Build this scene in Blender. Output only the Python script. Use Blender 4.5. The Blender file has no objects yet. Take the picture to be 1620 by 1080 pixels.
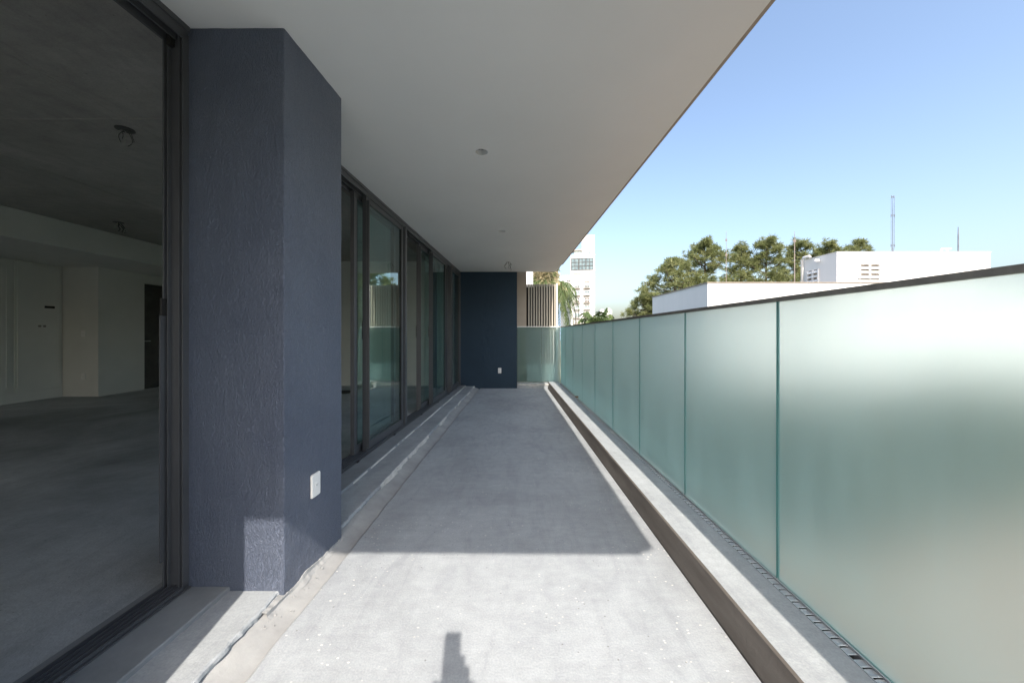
import bpy, bmesh, math, random
from mathutils import Vector, Matrix, noise

# ------------------------------------------------------------------ camera, sky, sun, exposure
scene = bpy.context.scene
COL = scene.collection
F = 570.0          # focal length in photo pixels (photo 1620 wide)
HOR = 528.0        # horizon row of the photo
EYE = 1.2

cam_data = bpy.data.cameras.new("camera")
cam_data.sensor_width = 36.0
cam_data.lens = 36.0 * F / 1620.0
cam_data.shift_y = -(540.0 - HOR) / 1620.0
cam_data.clip_start = 0.02
cam_data.clip_end = 6000.0
cam = bpy.data.objects.new("camera", cam_data)
cam.location = (0, 0, EYE)
cam.rotation_euler = (math.radians(90), 0, 0)
COL.objects.link(cam)
scene.camera = cam

SUN_SIDE, SUN_FWD = -0.127, 0.99      # horizontal run of the light per metre of fall
sun_dir = Vector((SUN_SIDE, SUN_FWD, -1.0)).normalized()
sun_elev = math.asin(-sun_dir.z)

world = bpy.data.worlds.new("World")
scene.world = world
world.use_nodes = True
wn = world.node_tree.nodes
wl = world.node_tree.links
bg = wn["Background"]
sky = wn.new("ShaderNodeTexSky")
sky.sky_type = 'NISHITA'
sky.sun_disc = False
sky.sun_elevation = sun_elev
sky.sun_rotation = math.radians(180) - math.atan2(-SUN_SIDE, SUN_FWD)
sky.air_density = 1.12
sky.dust_density = 4.0
sky.ozone_density = 1.3
wl.new(sky.outputs[0], bg.inputs[0])
bg.inputs[1].default_value = 0.15

sun_data = bpy.data.lights.new("sun", 'SUN')
sun_data.energy = 3.2
sun_data.angle = math.radians(0.53)
sun_data.color = (1.0, 0.895, 0.775)
sun = bpy.data.objects.new("sun", sun_data)
sun.rotation_euler = sun_dir.to_track_quat('-Z', 'Y').to_euler()
sun.location = (6, -20, 25)
COL.objects.link(sun)

vs = scene.view_settings
vs.view_transform = 'Standard'
vs.look = 'None'
vs.exposure = 1.15
vs.gamma = 1.0
vs.use_curve_mapping = False
scene.cycles.use_denoising = True
scene.cycles.max_bounces = 12
scene.cycles.diffuse_bounces = 6
scene.cycles.glossy_bounces = 5
scene.cycles.transmission_bounces = 8
scene.cycles.transparent_max_bounces = 24
scene.cycles.sample_clamp_indirect = 8.0
scene.cycles.caustics_reflective = False

# ------------------------------------------------------------------ helpers
def pt(u, v, y):
    """photo pixel at depth y -> world point (used to measure the place)"""
    return Vector(((u - 810.0) / F * y, y, EYE - (v - HOR) / F * y))

class MB:
    """collects faces; build() links them as one mesh object"""
    def __init__(self):
        self.v, self.f, self.m = [], [], []
    def quad(self, a, b, c, d, mi=0):
        n = len(self.v)
        self.v += [a, b, c, d]
        self.f.append((n, n + 1, n + 2, n + 3)); self.m.append(mi)
        return self
    def tri(self, a, b, c, mi=0):
        n = len(self.v)
        self.v += [a, b, c]
        self.f.append((n, n + 1, n + 2)); self.m.append(mi)
    def box(self, x0, x1, y0, y1, z0, z1, mi=0):
        n = len(self.v)
        self.v += [(x0, y0, z0), (x1, y0, z0), (x1, y1, z0), (x0, y1, z0),
                   (x0, y0, z1), (x1, y0, z1), (x1, y1, z1), (x0, y1, z1)]
        for q in ((0, 3, 2, 1), (4, 5, 6, 7), (0, 1, 5, 4), (1, 2, 6, 5), (2, 3, 7, 6), (3, 0, 4, 7)):
            self.f.append(tuple(n + i for i in q)); self.m.append(mi)
        return self
    def prism(self, poly, z0, z1, mi=0):
        """vertical prism over a plan polygon (counter-clockwise)"""
        n, k = len(self.v), len(poly)
        self.v += [(p[0], p[1], z0) for p in poly] + [(p[0], p[1], z1) for p in poly]
        self.f.append(tuple(n + i for i in reversed(range(k)))); self.m.append(mi)
        self.f.append(tuple(n + k + i for i in range(k))); self.m.append(mi)
        for i in range(k):
            j = (i + 1) % k
            self.f.append((n + i, n + j, n + k + j, n + k + i)); self.m.append(mi)
        return self
    def tube(self, path, radii, seg=8, mi=0, cap=True):
        path = [Vector(p) for p in path]
        if not isinstance(radii, (list, tuple)):
            radii = [radii] * len(path)
        n = len(self.v)
        for i, p in enumerate(path):
            a = path[max(i - 1, 0)]; b = path[min(i + 1, len(path) - 1)]
            t = (b - a)
            if t.length < 1e-9: t = Vector((0, 0, 1))
            t.normalize()
            up = Vector((0, 0, 1)) if abs(t.z) < 0.9 else Vector((1, 0, 0))
            s = t.cross(up).normalized(); w = s.cross(t)
            for k in range(seg):
                an = 2 * math.pi * k / seg
                q = p + (s * math.cos(an) + w * math.sin(an)) * radii[i]
                self.v.append(tuple(q))
        for i in range(len(path) - 1):
            for k in range(seg):
                k2 = (k + 1) % seg
                self.f.append((n + i * seg + k, n + i * seg + k2, n + (i + 1) * seg + k2, n + (i + 1) * seg + k)); self.m.append(mi)
        if cap:
            self.f.append(tuple(n + k for k in reversed(range(seg)))); self.m.append(mi)
            e = n + (len(path) - 1) * seg
            self.f.append(tuple(e + k for k in range(seg))); self.m.append(mi)
        return self
    def sweep(self, rows, mi=0, close=False):
        """rows: list of equally long point lists -> quads between them"""
        n, k = len(self.v), len(rows[0])
        for r in rows: self.v += [tuple(p) for p in r]
        for i in range(len(rows) - 1):
            for j in range(k - 1 + (1 if close else 0)):
                j2 = (j + 1) % k
                self.f.append((n + i * k + j, n + i * k + j2, n + (i + 1) * k + j2, n + (i + 1) * k + j)); self.m.append(mi)
        return self
    def mesh(self, name, mats, smooth=False):
        me = bpy.data.meshes.new(name)
        me.from_pydata([tuple(p) for p in self.v], [], self.f)
        if not isinstance(mats, (list, tuple)): mats = [mats]
        for m in mats: me.materials.append(m)
        if len(mats) > 1: me.polygons.foreach_set("material_index", self.m)
        if smooth: me.polygons.foreach_set("use_smooth", [True] * len(me.polygons))
        me.update()
        return me
    def build(self, name, mats, parent=None, smooth=False, fix=True, bevel=0.0):
        me = self.mesh(name, mats, smooth)
        if fix or bevel:
            bm = bmesh.new(); bm.from_mesh(me)
            if fix: bmesh.ops.recalc_face_normals(bm, faces=bm.faces)
            if bevel:
                bmesh.ops.remove_doubles(bm, verts=bm.verts, dist=1e-5)
                bmesh.ops.bevel(bm, geom=[e for e in bm.edges if len(e.link_faces) == 2 and e.calc_face_angle(0) > 0.5],
                                offset=bevel, segments=2, affect='EDGES', profile=0.6)
            bm.to_mesh(me); bm.free()
        return link(name, me, parent)

def link(name, me, parent=None):
    o = bpy.data.objects.new(name, me)
    COL.objects.link(o)
    if parent is not None: o.parent = parent
    return o

def empty(name, loc=(0, 0, 0), rz=0.0):
    o = bpy.data.objects.new(name, None)
    o.empty_display_size = 0.2
    o.location = loc; o.rotation_euler = (0, 0, rz)
    COL.objects.link(o)
    return o

def tag(o, label=None, cat=None, group=None, kind=None):
    if label: o["label"] = label
    if cat: o["category"] = cat
    if group: o["group"] = group
    if kind: o["kind"] = kind
    return o

def copy_tree(o, parent=None):
    c = o.copy(); COL.objects.link(c); c.parent = parent
    for ch in list(o.children): copy_tree(ch, c)
    return c

# ------------------------------------------------------------------ materials
def new_mat(name):
    m = bpy.data.materials.new(name); m.use_nodes = True
    nt = m.node_tree
    return m, nt, nt.nodes, nt.links, nt.nodes["Principled BSDF"]

def ramp(nodes, stops):
    r = nodes.new("ShaderNodeValToRGB")
    cr = r.color_ramp
    while len(cr.elements) > 1: cr.elements.remove(cr.elements[-1])
    for i, (p, c) in enumerate(stops):
        e = cr.elements[0] if i == 0 else cr.elements.new(p)
        e.position = p
        e.color = c if len(c) == 4 else (*c, 1)
    return r

def tex_noise(nodes, links, coord, scale, detail=6, rough=0.55, stretch=None, dist=0.0):
    t = nodes.new("ShaderNodeTexNoise")
    t.inputs["Scale"].default_value = scale
    t.inputs["Detail"].default_value = detail
    t.inputs["Roughness"].default_value = rough
    t.inputs["Distortion"].default_value = dist
    if stretch:
        mp = nodes.new("ShaderNodeMapping"); mp.inputs["Scale"].default_value = stretch
        links.new(coord, mp.inputs[0]); links.new(mp.outputs[0], t.inputs["Vector"])
    else:
        links.new(coord, t.inputs["Vector"])
    return t

def mixc(nodes, links, fac, a, b, mode='MIX'):
    m = nodes.new("ShaderNodeMix"); m.data_type = 'RGBA'; m.blend_type = mode
    for sock, val in ((m.inputs[0], fac), (m.inputs[6], a), (m.inputs[7], b)):
        if hasattr(val, "is_linked"): links.new(val, sock)
        elif isinstance(val, (int, float)): sock.default_value = val
        else: sock.default_value = (*val, 1) if len(val) == 3 else val
    return m.outputs[2]

def surface(name, c0, c1, scale=3.0, rough=0.7, bump=0.0, bscale=60.0, spec=0.5, stretch=None,
            bstretch=None, metallic=0.0, bdist=0.004, rough_var=0.0):
    m, nt, n, l, b = new_mat(name)
    co = n.new("ShaderNodeTexCoord").outputs["Object"]
    t = tex_noise(n, l, co, scale, 8, 0.6, stretch)
    r = ramp(n, [(0.3, c0), (0.7, c1)])
    l.new(t.outputs["Fac"], r.inputs[0]); l.new(r.outputs[0], b.inputs["Base Color"])
    b.inputs["Roughness"].default_value = rough
    b.inputs["Metallic"].default_value = metallic
    b.inputs["Specular IOR Level"].default_value = spec
    if rough_var:
        rr = n.new("ShaderNodeMapRange")
        rr.inputs["To Min"].default_value = rough - rough_var; rr.inputs["To Max"].default_value = rough + rough_var
        l.new(t.outputs["Fac"], rr.inputs[0]); l.new(rr.outputs[0], b.inputs["Roughness"])
    if bump:
        t2 = tex_noise(n, l, co, bscale, 5, 0.6, bstretch)
        bp = n.new("ShaderNodeBump"); bp.inputs["Strength"].default_value = bump
        bp.inputs["Distance"].default_value = bdist
        l.new(t2.outputs["Fac"], bp.inputs["Height"]); l.new(bp.outputs[0], b.inputs["Normal"])
    return m

def concrete(name, dark, mid, light, speck=0.5, bump=0.5, rough=0.85, big=0.9, pits=True, spec=0.3):
    m, nt, n, l, b = new_mat(name)
    co = n.new("ShaderNodeTexCoord").outputs["Object"]
    t1 = tex_noise(n, l, co, big, 9, 0.62, dist=0.6)
    r1 = ramp(n, [(0.28, dark), (0.5, mid), (0.72, light)])
    l.new(t1.outputs["Fac"], r1.inputs[0])
    t2 = tex_noise(n, l, co, 9.0, 8, 0.7, (1, 2.2, 1))
    r2 = ramp(n, [(0.3, (0.90, 0.90, 0.90)), (0.65, (1.05, 1.05, 1.05))])
    l.new(t2.outputs["Fac"], r2.inputs[0])
    col = mixc(n, l, 1.0, r1.outputs[0], r2.outputs[0], 'MULTIPLY')
    t3 = tex_noise(n, l, co, 130.0, 3, 0.6)
    r3 = ramp(n, [(0.3, (0.9, 0.9, 0.9)), (0.7, (1.08, 1.08, 1.07))])
    l.new(t3.outputs["Fac"], r3.inputs[0])
    col = mixc(n, l, 1.0, col, r3.outputs[0], 'MULTIPLY')
    # trowel sweeps and damp stains
    t4 = tex_noise(n, l, co, 2.6, 7, 0.6, (2.4, 0.7, 1), 2.2)
    r4 = ramp(n, [(0.34, (0.91, 0.91, 0.92)), (0.5, (1, 1, 1)), (0.62, (1.03, 1.03, 1.03))])
    l.new(t4.outputs["Fac"], r4.inputs[0])
    col = mixc(n, l, 1.0, col, r4.outputs[0], 'MULTIPLY')
    t5 = tex_noise(n, l, co, 1.3, 8, 0.68, None, 0.4)
    r5 = ramp(n, [(0.62, (1, 1, 1)), (0.72, (0.87, 0.865, 0.86))])
    l.new(t5.outputs["Fac"], r5.inputs[0])
    col = mixc(n, l, 1.0, col, r5.outputs[0], 'MULTIPLY')
    # pale lime flecks, clustered
    vo = n.new("ShaderNodeTexVoronoi"); vo.inputs["Scale"].default_value = 26.0
    mp = n.new("ShaderNodeMapping"); mp.inputs["Scale"].default_value = (0.8, 1.3, 1)
    l.new(co, mp.inputs[0]); l.new(mp.outputs[0], vo.inputs["Vector"])
    cl = tex_noise(n, l, co, 1.7, 3, 0.5)
    rs = ramp(n, [(0.0, (1, 1, 1)), (0.07, (1, 1, 1)), (0.13, (0, 0, 0))])
    l.new(vo.outputs["Distance"], rs.inputs[0])
    rc = ramp(n, [(0.44, (0, 0, 0)), (0.60, (1, 1, 1))]); l.new(cl.outputs["Fac"], rc.inputs[0])
    mk = mixc(n, l, 1.0, rs.outputs[0], rc.outputs[0], 'MULTIPLY')
    mk = mixc(n, l, 1.0, mk, (speck, speck, speck), 'MULTIPLY')
    col = mixc(n, l, mk, col, (0.72, 0.72, 0.70))
    # dark pits
    vo2 = n.new("ShaderNodeTexVoronoi"); vo2.inputs["Scale"].default_value = 17.0
    l.new(co, vo2.inputs["Vector"])
    rp = ramp(n, [(0.0, (1, 1, 1)), (0.04, (1, 1, 1)), (0.08, (0, 0, 0))])
    l.new(vo2.outputs["Distance"], rp.inputs[0])
    if pits:
        col = mixc(n, l, mixc(n, l, 1.0, rp.outputs[0], (0.55, 0.55, 0.55), 'MULTIPLY'), col, (0.10, 0.095, 0.09))
    l.new(col, b.inputs["Base Color"])
    b.inputs["Roughness"].default_value = rough
    b.inputs["Specular IOR Level"].default_value = spec
    hb = n.new("ShaderNodeMath"); hb.operation = 'ADD'
    l.new(t2.outputs["Fac"], hb.inputs[0]); l.new(t3.outputs["Fac"], hb.inputs[1])
    bp = n.new("ShaderNodeBump"); bp.inputs["Strength"].default_value = bump
    bp.inputs["Distance"].default_value = 0.006
    l.new(hb.outputs[0], bp.inputs["Height"]); l.new(bp.outputs[0], b.inputs["Normal"])
    return m

M = {}
M['screed'] = concrete('screed', (0.262, 0.287, 0.317), (0.335, 0.367, 0.403), (0.40, 0.437, 0.476), 0.8, 0.28)
M['room_screed'] = concrete('room_screed', (0.17, 0.185, 0.205), (0.40, 0.43, 0.46), (0.62, 0.65, 0.68), 0.5, 0.4, 0.55, 0.6)
M['raw_ceiling'] = concrete('raw_ceiling', (0.31, 0.305, 0.29), (0.39, 0.385, 0.365), (0.47, 0.465, 0.445), 0.3, 0.3, 0.85, 0.8)
M['kerb_top'] = concrete('kerb_top', (0.30, 0.325, 0.35), (0.355, 0.385, 0.415), (0.40, 0.435, 0.465), 0.15, 0.25, 0.7, 1.2, False)
M['kerb_face'] = surface('kerb_face', (0.120, 0.108, 0.099), (0.205, 0.19, 0.175), 5, 0.8, 0.4, 40, stretch=(1, 0.35, 2.5))
M['step'] = concrete('step', (0.27, 0.297, 0.323), (0.33, 0.36, 0.39), (0.385, 0.42, 0.45), 0.2, 0.3, 0.8, 1.5, False)
M['sill'] = surface('sill', (0.19, 0.207, 0.222), (0.265, 0.285, 0.305), 6, 0.6, 0.2, 80)
M['fillet'] = surface('fillet', (0.255, 0.265, 0.275), (0.36, 0.375, 0.385), 5, 0.85, 0.5, 45)
M['grout'] = surface('grout', (0.40, 0.40, 0.39), (0.58, 0.58, 0.565), 14, 0.8, 0.5, 90)
M['slab'] = surface('slab', (0.25, 0.22, 0.19), (0.36, 0.32, 0.28), 6, 0.85, 0.4, 40)
M['ceiling'] = surface('ceiling', (0.70, 0.725, 0.735), (0.745, 0.77, 0.78), 1.1, 0.8, 0.06, 200, 0.3)
M['white_wall'] = surface('white_wall', (0.66, 0.67, 0.65), (0.73, 0.735, 0.715), 1.5, 0.7, 0.08, 120, 0.3)
M['outer_white'] = surface('outer_white', (0.68, 0.70, 0.71), (0.76, 0.775, 0.785), 0.6, 0.8, 0.1, 30, 0.3, stretch=(1, 1, 0.3))
M['tower_white'] = surface('tower_white', (0.62, 0.63, 0.635), (0.72, 0.725, 0.73), 0.12, 0.8, spec=0.3, stretch=(1, 1, 0.25))
M['beige'] = surface('beige', (0.36, 0.31, 0.255), (0.42, 0.365, 0.30), 2.5, 0.8, 0.2, 90, 0.3)
M['frame'] = surface('frame', (0.062, 0.066, 0.075), (0.084, 0.089, 0.099), 4, 0.42, 0.05, 200, 0.5, rough_var=0.06)
M['rubber'] = surface('rubber', (0.012, 0.012, 0.012), (0.022, 0.022, 0.022), 9, 0.6)
M['rail'] = surface('rail', (0.20, 0.195, 0.18), (0.30, 0.29, 0.265), 5, 0.5, 0.1, 90, 0.5, stretch=(1, 3, 1))
M['steel'] = surface('steel', (0.50, 0.53, 0.56), (0.64, 0.67, 0.70), 8, 0.38, 0.05, 100, 0.5, stretch=(1, 6, 1), metallic=0.35)
M['plate'] = surface('plate', (0.78, 0.78, 0.77), (0.82, 0.82, 0.81), 5, 0.35)
M['plate_dark'] = surface('plate_dark', (0.05, 0.05, 0.05), (0.09, 0.09, 0.09), 5, 0.5)
M['wood'] = surface('wood', (0.20, 0.11, 0.055), (0.34, 0.20, 0.11), 20, 0.7, stretch=(1, 6, 1))
M['wire'] = surface('wire', (0.035, 0.045, 0.04), (0.06, 0.07, 0.06), 9, 0.5)
M['wire_pale'] = surface('wire_pale', (0.32, 0.34, 0.32), (0.45, 0.46, 0.43), 9, 0.5)
M['slat'] = surface('slat', (0.36, 0.34, 0.285), (0.43, 0.41, 0.35), 3, 0.6, 0.1, 80, stretch=(4, 4, 0.5))
M['dark'] = surface('dark', (0.010, 0.010, 0.011), (0.02, 0.02, 0.021), 4, 0.8)
M['black'] = surface('black', (0.012, 0.012, 0.013), (0.02, 0.02, 0.02), 4, 0.45)
M['trim'] = surface('trim', (0.22, 0.19, 0.165), (0.31, 0.275, 0.235), 3, 0.7)
M['tower_shade'] = surface('tower_shade', (0.45, 0.42, 0.38), (0.56, 0.53, 0.48), 1, 0.8)
M['antenna'] = surface('antenna', (0.10, 0.11, 0.14), (0.19, 0.20, 0.23), 3, 0.5, metallic=0.3)
M['antenna_rust'] = surface('antenna_rust', (0.20, 0.17, 0.155), (0.30, 0.26, 0.24), 3, 0.6)
M['paving'] = surface('paving', (0.22, 0.165, 0.13), (0.31, 0.24, 0.19), 0.9, 0.85, 0.3, 12)
M['ground'] = surface('ground', (0.07, 0.085, 0.045), (0.16, 0.15, 0.10), 0.05, 0.9)
M['bark'] = surface('bark', (0.075, 0.058, 0.045), (0.16, 0.125, 0.10), 3, 0.9, 0.5, 12, stretch=(3, 3, 0.5))
M['palm_bark'] = surface('palm_bark', (0.16, 0.135, 0.10), (0.30, 0.26, 0.20), 4, 0.9, 0.5, 10, stretch=(1, 1, 4))
M['blue_glass'] = surface('blue_glass', (0.18, 0.28, 0.42), (0.34, 0.46, 0.62), 0.08, 0.2, stretch=(1, 1, 2))
M['far_glass'] = surface('far_glass', (0.07, 0.11, 0.135), (0.22, 0.30, 0.33), 0.35, 0.12)
M['far_dark'] = surface('far_dark', (0.035, 0.035, 0.04), (0.075, 0.072, 0.07), 0.5, 0.4)
M['balcony_glass'] = surface('balcony_glass', (0.42, 0.53, 0.53), (0.55, 0.64, 0.63), 0.6, 0.2)

def leaf_mat(name, a, b_, scale, transl=0.3):
    m, nt, n, l, b = new_mat(name)
    g = n.new("ShaderNodeNewGeometry")
    t = tex_noise(n, l, g.outputs["Position"], scale, 4, 0.7)
    r = ramp(n, [(0.32, a), (0.7, b_)])
    l.new(t.outputs["Fac"], r.inputs[0])
    l.new(r.outputs[0], b.inputs["Base Color"])
    b.inputs["Roughness"].default_value = 0.55
    b.inputs["Specular IOR Level"].default_value = 0.3
    tr = n.new("ShaderNodeBsdfTranslucent"); l.new(r.outputs[0], tr.inputs[0])
    ms = n.new("ShaderNodeMixShader"); ms.inputs[0].default_value = transl
    l.new(b.outputs[0], ms.inputs[1]); l.new(tr.outputs[0], ms.inputs[2])
    l.new(ms.outputs[0], n["Material Output"].inputs[0])
    return m
M['needles'] = leaf_mat('needles', (0.17, 0.21, 0.085), (0.30, 0.31, 0.145), 0.7, 0.5)
M['leaves'] = leaf_mat('leaves', (0.055, 0.075, 0.040), (0.11, 0.13, 0.070), 1.2)
M['far_leaves'] = leaf_mat('far_leaves', (0.075, 0.10, 0.03), (0.15, 0.17, 0.055), 0.3)
M['palm_leaf'] = leaf_mat('palm_leaf', (0.055, 0.10, 0.030), (0.15, 0.19, 0.075), 2.2)
M['dead_leaf'] = leaf_mat('dead_leaf', (0.26, 0.225, 0.13), (0.50, 0.45, 0.30), 4.0)

def navy(name, a, b_, bump, rough):
    """scratched (grafiato) plaster: short vertical scores"""
    m, nt, n, l, b = new_mat(name)
    co = n.new("ShaderNodeTexCoord").outputs["Object"]
    t = tex_noise(n, l, co, 2.2, 6, 0.6)
    r = ramp(n, [(0.3, a), (0.7, b_)]); l.new(t.outputs["Fac"], r.inputs[0])
    l.new(r.outputs[0], b.inputs["Base Color"])
    b.inputs["Roughness"].default_value = rough
    t1 = tex_noise(n, l, co, 120, 3, 0.55, (1, 1, 0.36), 1.4)
    t2 = tex_noise(n, l, co, 260, 3, 0.65, (1, 1, 0.8))
    r1 = ramp(n, [(0.42, (0, 0, 0)), (0.62, (1, 1, 1))]); l.new(t1.outputs["Fac"], r1.inputs[0])
    ad = n.new("ShaderNodeMath"); ad.operation = 'MULTIPLY_ADD'; ad.inputs[1].default_value = 0.7
    l.new(t2.outputs["Fac"], ad.inputs[0]); l.new(r1.outputs[0], ad.inputs[2])
    bp = n.new("ShaderNodeBump"); bp.inputs["Strength"].default_value = bump; bp.inputs["Distance"].default_value = 0.0035
    l.new(ad.outputs[0], bp.inputs["Height"]); l.new(bp.outputs[0], b.inputs["Normal"])
    return m
M['navy_lit'] = navy('navy_lit', (0.090, 0.112, 0.166), (0.122, 0.146, 0.202), 1.0, 0.42)  # lighter tone of the shared navy paint, its light put into the colour
M['navy_shaded'] = navy('navy_shaded', (0.006, 0.026, 0.052), (0.009, 0.032, 0.062), 0.25, 0.65)  # same navy paint, the far end's shade put into a darker colour

def frosted():
    m, nt, n, l, b = new_mat('frosted_glass')
    out = n["Material Output"]; n.remove(b)
    co = n.new("ShaderNodeTexCoord").outputs["Object"]
    t = tex_noise(n, l, co, 1.6, 5, 0.6)
    rr = n.new("ShaderNodeMapRange"); rr.inputs["To Min"].default_value = 0.55; rr.inputs["To Max"].default_value = 0.62
    l.new(t.outputs["Fac"], rr.inputs[0])
    re = n.new("ShaderNodeBsdfRefraction"); re.inputs["Color"].default_value = (0.765, 0.81, 0.81, 1)
    re.inputs["IOR"].default_value = 1.12
    l.new(rr.outputs[0], re.inputs["Roughness"])
    tr = n.new("ShaderNodeBsdfTranslucent"); tr.inputs[0].default_value = (0.70, 0.93, 0.93, 1)
    m1 = n.new("ShaderNodeMixShader")
    # water marks and dust: faint upright streaks in how much the etched face scatters
    t2 = tex_noise(n, l, co, 7.0, 6, 0.65, (1, 1, 0.22))
    t3 = tex_noise(n, l, co, 60.0, 4, 0.6, (1, 1, 0.8))
    ad = n.new("ShaderNodeMath"); ad.operation = 'MULTIPLY_ADD'; ad.inputs[1].default_value = 0.35
    l.new(t3.outputs["Fac"], ad.inputs[0]); l.new(t2.outputs["Fac"], ad.inputs[2])
    mr = n.new("ShaderNodeMapRange"); mr.inputs["From Min"].default_value = 0.4; mr.inputs["From Max"].default_value = 0.95
    mr.inputs["To Min"].default_value = 0.13; mr.inputs["To Max"].default_value = 0.21
    l.new(ad.outputs[0], mr.inputs[0]); l.new(mr.outputs[0], m1.inputs[0])
    l.new(re.outputs[0], m1.inputs[1]); l.new(tr.outputs[0], m1.inputs[2])
    gl = n.new("ShaderNodeBsdfGlossy"); gl.inputs["Roughness"].default_value = 0.42
    gl.inputs["Color"].default_value = (0.46, 0.88, 0.90, 1)
    fr = n.new("ShaderNodeFresnel"); fr.inputs[0].default_value = 1.45
    ge = n.new("ShaderNodeNewGeometry")
    bf = n.new("ShaderNodeMath"); bf.operation = 'MULTIPLY_ADD'; bf.inputs[1].default_value = -0.72; bf.inputs[2].default_value = 1.0
    l.new(ge.outputs["Backfacing"], bf.inputs[0])
    fm = n.new("ShaderNodeMath"); fm.operation = 'MULTIPLY'
    l.new(fr.outputs[0], fm.inputs[0]); l.new(bf.outputs[0], fm.inputs[1])
    m2 = n.new("ShaderNodeMixShader")
    l.new(fm.outputs[0], m2.inputs[0]); l.new(m1.outputs[0], m2.inputs[1]); l.new(gl.outputs[0], m2.inputs[2])
    l.new(m2.outputs[0], out.inputs[0])
    return m
M['frosted'] = frosted()

def clear_glass(name, tint):
    m, nt, n, l, b = new_mat(name)
    out = n["Material Output"]; n.remove(b)
    tr = n.new("ShaderNodeBsdfTransparent"); tr.inputs[0].default_value = (*tint, 1)
    gl = n.new("ShaderNodeBsdfGlossy"); gl.inputs["Roughness"].default_value = 0.0
    gl.inputs["Color"].default_value = (0.84, 0.96, 0.95, 1)
    fr = n.new("ShaderNodeFresnel"); fr.inputs[0].default_value = 3.0
    ge = n.new("ShaderNodeNewGeometry")
    bf = n.new("ShaderNodeMath"); bf.operation = 'SUBTRACT'; bf.inputs[0].default_value = 1.0
    l.new(ge.outputs["Backfacing"], bf.inputs[1])
    fm = n.new("ShaderNodeMath"); fm.operation = 'MULTIPLY'
    l.new(fr.outputs[0], fm.inputs[0]); l.new(bf.outputs[0], fm.inputs[1])
    ms = n.new("ShaderNodeMixShader")
    l.new(fm.outputs[0], ms.inputs[0]); l.new(tr.outputs[0], ms.inputs[1]); l.new(gl.outputs[0], ms.inputs[2])
    l.new(ms.outputs[0], out.inputs[0])
    return m
M['pane'] = clear_glass('pane', (0.82, 0.91, 0.90))

def edge_glass():
    m, nt, n, l, b = new_mat('glass_edge')
    b.inputs["Base Color"].default_value = (0.08, 0.27, 0.26, 1)
    b.inputs["Roughness"].default_value = 0.25
    tr = n.new("ShaderNodeBsdfTranslucent"); tr.inputs[0].default_value = (0.25, 0.66, 0.63, 1)
    ms = n.new("ShaderNodeMixShader"); ms.inputs[0].default_value = 0.4
    l.new(b.outputs[0], ms.inputs[1]); l.new(tr.outputs[0], ms.inputs[2]); l.new(ms.outputs[0], n["Material Output"].inputs[0])
    return m
M['glass_edge'] = edge_glass()

# ------------------------------------------------------------------ the plan of the place
CEIL = 2.568                        # balcony ceiling
YB = 7.95                           # end wall
YS = -0.587                         # near end of the slab overhead
FSL = 0.05                          # the window front runs slightly askew
def xf(y): return -1.54 + FSL * y             # outer face of the window tracks
def xw(y): return -1.227 + 0.039 * (y - 2.591)  # edge of the sill stone
def xb(y): return -1.022 + 0.0346 * (y - 2.158) # broken edge of the lower step
def xj(y): return -0.903 + 0.0326 * (y - 1.988) # joint of the floor screed
def xc(y): return 0.910 - 0.0115 * y            # kerb edge
def xg(y): return 1.200 - 0.0130 * y            # inner face of the balustrade glass
def xs(y): return 1.113 - 0.0135 * y            # edge of the slab overhead
FROT = -math.atan(FSL)
GROT = math.atan(0.013)
GZ = -4.5                           # the ground below
def jit(y, k, s=1.0): return noise.noise(Vector((y * k, s * 7.3, s * 1.7)))

# ------------------------------------------------------------------ structure: ground
o = MB().quad((-2500, -600, GZ), (2500, -600, GZ), (2500, 4500, GZ), (-2500, 4500, GZ)).build('ground', M['ground'])
tag(o, kind='structure')
o = MB().box(3.0, 17.0, -3.0, 13.2, GZ - 0.2, GZ + 0.05).build('terracotta_courtyard', M['paving'])
tag(o, kind='structure')

# ------------------------------------------------------------------ structure: balcony
mb = MB().prism([(-1.75, -3.6), (1.27, -3.6), (1.16, 8.35), (-1.75, 8.35)], -0.36, -0.035)
tag(mb.build('balcony_slab', M['slab']), kind='structure')
tag(MB().prism([(-9.2, -4.2), (1.05, -4.2), (1.05, 9.0), (-9.2, 9.0)], GZ, -0.37).build('storey_below', M['beige']), kind='structure')

ys = [-3.5 + 0.045 * i for i in range(int((YB + 3.5) / 0.045) + 1)] + [YB - 0.002]
rows = []
for y in ys:
    j = 0.010 * jit(y, 3.0) + 0.006 * jit(y, 11.0, 2)
    x0 = xj(y) + j
    x1 = 0.874 - 0.0115 * y
    rows.append([(x0 + 0.002, y, -0.034), (x0, y, -0.006 + 0.003 * jit(y, 9, 3)), (x0 + 0.010, y, 0.0)] +
                [(x0 + 0.01 + (x1 - x0 - 0.01) * t, y, 0.0) for t in (0.25, 0.5, 0.75, 1.0)])
tag(MB().sweep(rows).build('floor', M['screed'], smooth=False), kind='structure')

rows = []
for y in [-3.5 + 0.02 * i for i in range(573)]:
    d = 0.006 * jit(y, 4, 5) + 0.002 * jit(y, 40, 2)
    chip = max(0.0, jit(y, 6.0, 9)) * 0.02
    rows.append([(xb(y) - 0.05, y, 0.02), (xb(y) + 0.004 - chip, y, 0.022), (xb(y) + 0.03, y, 0.012 + d),
                 (xb(y) + 0.07, y, -0.004 + d), (xj(y) - 0.012 + 0.004 * jit(y, 5, 4), y, -0.014), (xj(y) + 0.03, y, -0.020)])
tag(MB().sweep(rows).build('concrete_fillet', M['fillet'], smooth=True), kind='structure')

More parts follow.
